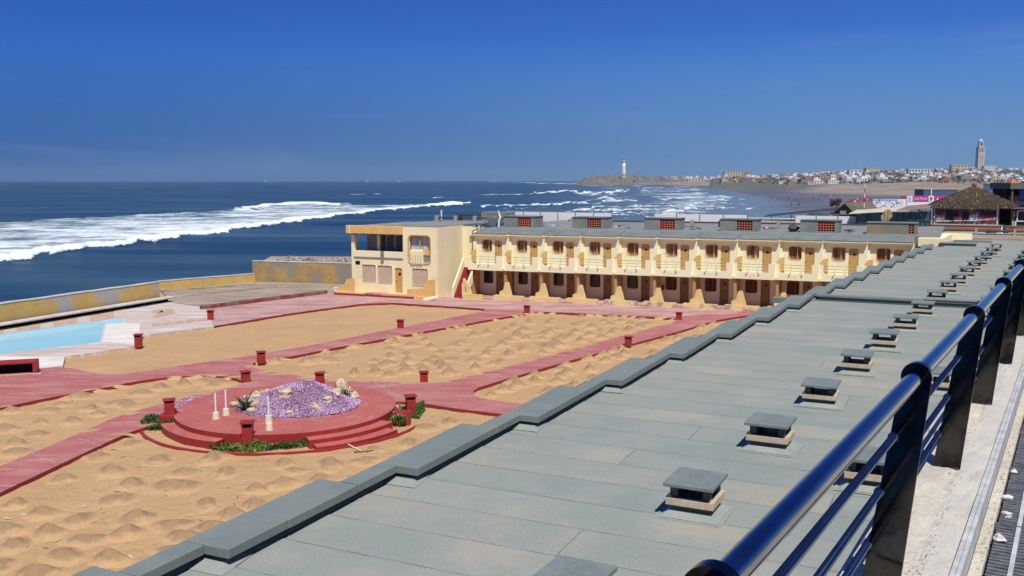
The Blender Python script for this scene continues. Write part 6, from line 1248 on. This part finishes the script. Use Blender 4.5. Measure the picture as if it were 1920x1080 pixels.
def agave(px, py, label, s_=1):
    p = bp(px, py); t_ = thing('agave', label, 'plant', (p.x, p.y, PZ + .05))
    for k in range(11):
        a = k * 2.4 + random.uniform(-.2, .2); le = s_ * random.uniform(.5, .95); tilt = random.uniform(.15, .85); b_ = MB(); n_ = 5; vs = []
        for i in range(n_ + 1):
            u_ = i / n_; w_ = .055 * s_ * (1 - u_) ** .6 * (1 + .6 * u_); rr = le * u_ * math.sin(tilt + u_ * .25); z = le * u_ * math.cos(tilt + u_ * .25)
            for sgn in (-1, 0, 1): vs.append((rr * math.cos(a) - sgn * w_ * math.sin(a), rr * math.sin(a) + sgn * w_ * math.cos(a), z + abs(sgn) * w_ * .4))
        b_.add(vs, [(i * 3 + j, i * 3 + j + 1, i * 3 + 4 + j, i * 3 + 3 + j) for i in range(n_) for j in (0, 1)]); b_.build('leaf', M['agave'] if k % 4 else M['leaf2'], t_, fixn=False)
agave(459, 772, 'dark spiky agave at the left end of the flower bed', 1.15); agave(649, 754, 'smaller spiky agave beside the tall stone at the right end of the bed', .75)
b = MB()
for i in range(1800):
    x, y = random.gauss(0, 1), random.gauss(0, 1)
    if x * x + y * y > 5: continue
    p = at(361, 755, PV + .01); c = Vector((p.x + x * .42 + y * .1, p.y + y * .55, PV + random.uniform(.01, .07))); s_ = random.uniform(.02, .045); u_ = Vector((random.gauss(0, 1), random.gauss(0, 1), .2)).normalized() * s_; w_ = u_.cross(Vector((0, random.random(), 1))).normalized() * s_; b.add([c - u_, c - w_, c + u_, c + w_], [(0, 1, 2, 3)])
tag(b.build('flower_patch', M['purple2'], fixn=False), 'thin patch of pink purple flowers on the paving left of the white poles', 'flowers', kind='stuff')
# green cover
def green(name, label, pts, hmax, n, z0=.0, flowers=0, ms=('leaf', 'leaf2')):
    poly = W(pts, z0); xs = [p[0] for p in poly]; ys = [p[1] for p in poly]; b_ = MB(); k = 0
    cx, cy = sum(xs) / len(xs), sum(ys) / len(ys)
    while k < n:
        x, y = random.uniform(min(xs), max(xs)), random.uniform(min(ys), max(ys)); k += 1
        if not inside((x, y), poly): continue
        hh = hmax * (.55 + .45 * math.sin(x * 3.1 + y) * math.sin(y * 4 - x)); h = random.uniform(0, 1) ** .6 * hh
        c = Vector((x, y, z0 + h)); s_ = random.uniform(.03, .075); u_ = Vector((random.gauss(0, 1), random.gauss(0, 1), random.gauss(.6, .6))).normalized() * s_; w_ = u_.cross(Vector((random.gauss(0, 1), random.gauss(0, 1), 1))).normalized() * s_ * .45
        fl_ = flowers and random.random() < flowers and h > hh * .75
        m_ = 2 if fl_ else (1 if math.sin(x * 1.3 + 2) + random.gauss(0, .5) > .35 else 0)
        if fl_: w_ = w_ * 1.6; u_ = u_ * .7
        b_.add([c - u_, c - w_, c + u_, c + w_], [(0, 1, 2, 3)], m_)
    tag(b_.build(name, [M[ms[0]], M[ms[1]], M['petal']], fixn=False), label, 'plants', kind='stuff')
green('ground_cover', 'green creeping plants along the front of the round platform', [(384, 836), (398, 824), (460, 826), (530, 822), (583, 820), (588, 834), (545, 843), (470, 848), (400, 846)], .34, 9000, .02, .01)
green('ground_cover', 'dark green bush growing by the left steps of the round platform', [(262, 800), (290, 785), (330, 778), (334, 790), (318, 806), (280, 808)], .42, 5000, .02, 0, ('leaf', 'leaf'))
green('ground_cover', 'bright green creeper behind the right lamp box of the platform', [(770, 768), (792, 756), (798, 768), (785, 784), (765, 783), (748, 763)], .32, 4200, .05, 0)
green('ground_cover', 'small daisy clump in the corner of the right-hand steps', [(728, 788), (745, 780), (764, 785), (762, 798), (740, 798)], .45, 2600, .1, .10)

# ------------------------------------------------------------ red lamp boxes, bench, poles, rake
def lampbox():
    t_ = thing('lamp_box', 'x', 'lamp box', (0, 0, 0))
    b_ = MB(); b_.box(-.21, .21, -.19, .19, 0, .62); b_.build('body', M['redpaint'], t_, bevel=.015)
    MB().box(-.27, .27, -.25, .25, .742, .80).build('cap', M['redpaint'], t_, bevel=.012)
    for sx in (-1, 1): MB().box(sx * .19 - .03, sx * .19 + .03, -.17, .19, .621, .741).build('side_panel', M['redpaint'], t_)
    MB().box(-.159, .159, -.12, .16, .621, .741).build('lamp_recess', M['black'], t_)
    return t_
LB = lampbox(); first = True
LP = [(260, 651, 'red lamp box at the corner of the pool deck and the sand', .1, .8), (395, 601, 'red lamp box on the faded paving in front of the pool deck', .1, .75), (490, 681, 'red lamp box at the left tip of the middle sand plot', .45, .66), (461, 718, 'red lamp box at the right tip of the left sand plot', .55, .60), (751, 616, 'red lamp box on the far edge of the long diagonal path', -.1, .60), (988, 588, 'red lamp box where the diagonal path reaches the cabanas', -.25, .62),
      (1273, 601, 'bright red lamp box at the far right tip of the middle plot', -.3, .60), (1178, 649, 'bright red lamp box halfway down the right diagonal path', -.3, .6), (600, 720, 'red lamp box with a chipped white top behind the flower mound', 0, .58), (795, 718, 'red lamp box where the paths fork, right of the flower mound', .1, .58), (318, 776, 'red lamp box on the left cheek of the round platform', .4, .62), (484, 829, 'red lamp box in the middle of the platform front', .1, 1.06), (770, 775, 'red lamp box on the right cheek of the round platform', .3, .80)]
for px, py, lab, rz, sc_ in LP:
    z = .50 if px == 318 else (.1 if px != 484 else -.02)
    o = LB if first else copy_tree(LB); first = False; p = at(px, py, z) if px != 484 else Vector((PC.x - .42, PC.y - PR - .02, -.02)); o.location = p; o.rotation_euler = (0, 0, rz); o.scale = (.92, .92, sc_ / .8); tag(o, lab, 'lamp box', 'red lamp boxes in the courtyard')
t = thing('bench', 'long low hollow red masonry bench at the left edge of the courtyard', 'bench', at(26, 700, PV), R(18))
MB().box(-1.15, 1.15, -.35, .35, .52, .66).build('seat', M['redpaint'], t, bevel=.02)
for sx in (-1, 1): MB().box(sx * 1.04 - .11, sx * 1.04 + .11, -.35, .35, 0, .519).build('leg', M['redpaint'], t, bevel=.02)
MB().box(-.92, .92, .20, .35, 0, .519).build('back_panel', M['black'], t)
MB().box(-1.1, 1.4, -.65, -.36, 0, .03).build('foot_slab', M['redold'], t)
for px, py, lab in ((405, 785, 'white pole on a cream foot, leftmost on the round platform'), (424, 778, 'white pole on a cream foot, second from left on the platform'), (505, 806, 'white pole on a cream foot standing closest to the platform front'), (504, 791, 'white pole on a cream foot just behind the front one')):
    p = at(px, py, PZ); t = thing('flag_pole', lab, 'pole', p, 0, 'white poles on the round platform')
    h_ = 1.05 if px > 450 else .95; h_ = 1.05
    MB().tube([(0, 0, 0), (0, 0, .26)], [.15, .12], 14).build('foot', M['polebase'], t); MB().tube([(0, 0, .261), (0, 0, h_)], .035, 8).build('pole', M['whitepole'], t)
p, q = at(651, 832, .12), at(682, 848, .03)
t = thing('rake', 'wooden rake with a pale handle lying on the sand before the platform', 'rake', q)
o = MB().tube([p, q], .022, 6).build('handle', M['polebase'], t); o.location = -q
b = MB(); b.beam(q + Vector((-.35, -.05, .02)), q + Vector((.35, .12, .02)), .05, .05)
for k in range(8): b.beam(q + Vector((-.32 + k * .09, -.04 + k * .022, .02)), q + Vector((-.32 + k * .09, -.04 + k * .022, -.06)), .02, .02, up=Vector((1, 0, 0)))
o = b.build('rake_head', M['woodpost'], t); o.location = -q

# ------------------------------------------------------------ small litter
r = random.Random(77); b = MB()
for poly in (PB, chaikin(W([(0, 765), (88, 746), (204, 726), (310, 707), (387, 703.5), (440, 708), (460, 717), (440, 725), (387, 735), (310, 755), (218, 781), (141, 816), (0, 874)], PV), 1), W([(236, 812.6), (118, 868), (0, 923.5)], PV)):
    for i in range(len(poly)):
        if r.random() > .5: continue
        p = Vector((*poly[i], 0)); L1, L2 = r.uniform(.25, .9), r.uniform(.12, .34); a0 = r.uniform(0, 6); k = len(b.v); n_ = 12; b.v.append((p.x, p.y, PV + .014))
        for j in range(n_): a_ = 2 * math.pi * j / n_; q = r.uniform(.7, 1.25); b.v.append((p.x + L1 * q * math.cos(a_), p.y + L2 * q * math.sin(a_) + .3 * L1 * math.cos(a_), 0))
        for j in range(1, n_ + 1):
            v = b.v[k + j]; b.v[k + j] = (v[0], v[1], PV + .004 if inside(v, PO) and not inside(v, PB) else -.01)
        for j in range(n_): b.f.append([k, k + 1 + j, k + 1 + (j + 1) % n_]); b.m.append(0)
tag(b.build('sand_drift', M['sand'], fixn=False), 'thin tongues of sand blown over the edges of the red paths', 'sand', kind='stuff')
b = MB()
for i in range(420):
    px, py = r.uniform(0, 1300), r.uniform(590, 1050); p = at(px, py, .03); s_ = r.uniform(.015, .06); d = Vector((r.gauss(0, 1), r.gauss(0, 1), .15)).normalized() * s_ * 2; e = d.cross(Vector((0, 0, 1))).normalized() * s_ * .35
    if (p - PC).length < 6.2: continue
    b.add([p - d - e, p + d - e, p + d + e + Vector((0, 0, .02)), p - d + e], [(0, 1, 2, 3)], r.randrange(2))
tag(b.build('courtyard_litter', [M['woodpost'], M['pooltop']], fixn=False), 'tiny twigs and pale chips scattered over the sand', 'litter', kind='stuff')
b = MB()
for i in range(110):
    a_ = r.uniform(9, 60); x = rK((a_ - 8.5) / 3.78) + r.uniform(.3, 6.5); s_ = r.uniform(.006, .018); p = loc(x, a_, ZR + .03)
    b.add([p + Vector((r.uniform(-1, 1), r.uniform(-1, 1), r.uniform(0, .5))) * s_ for _ in range(4)], [(0, 1, 2), (0, 2, 3), (0, 3, 1)])
tag(b.build('roof_specks', M['plasterwhite'], fixn=False), 'small white specks and chips scattered on the grey roof', 'debris', kind='stuff')
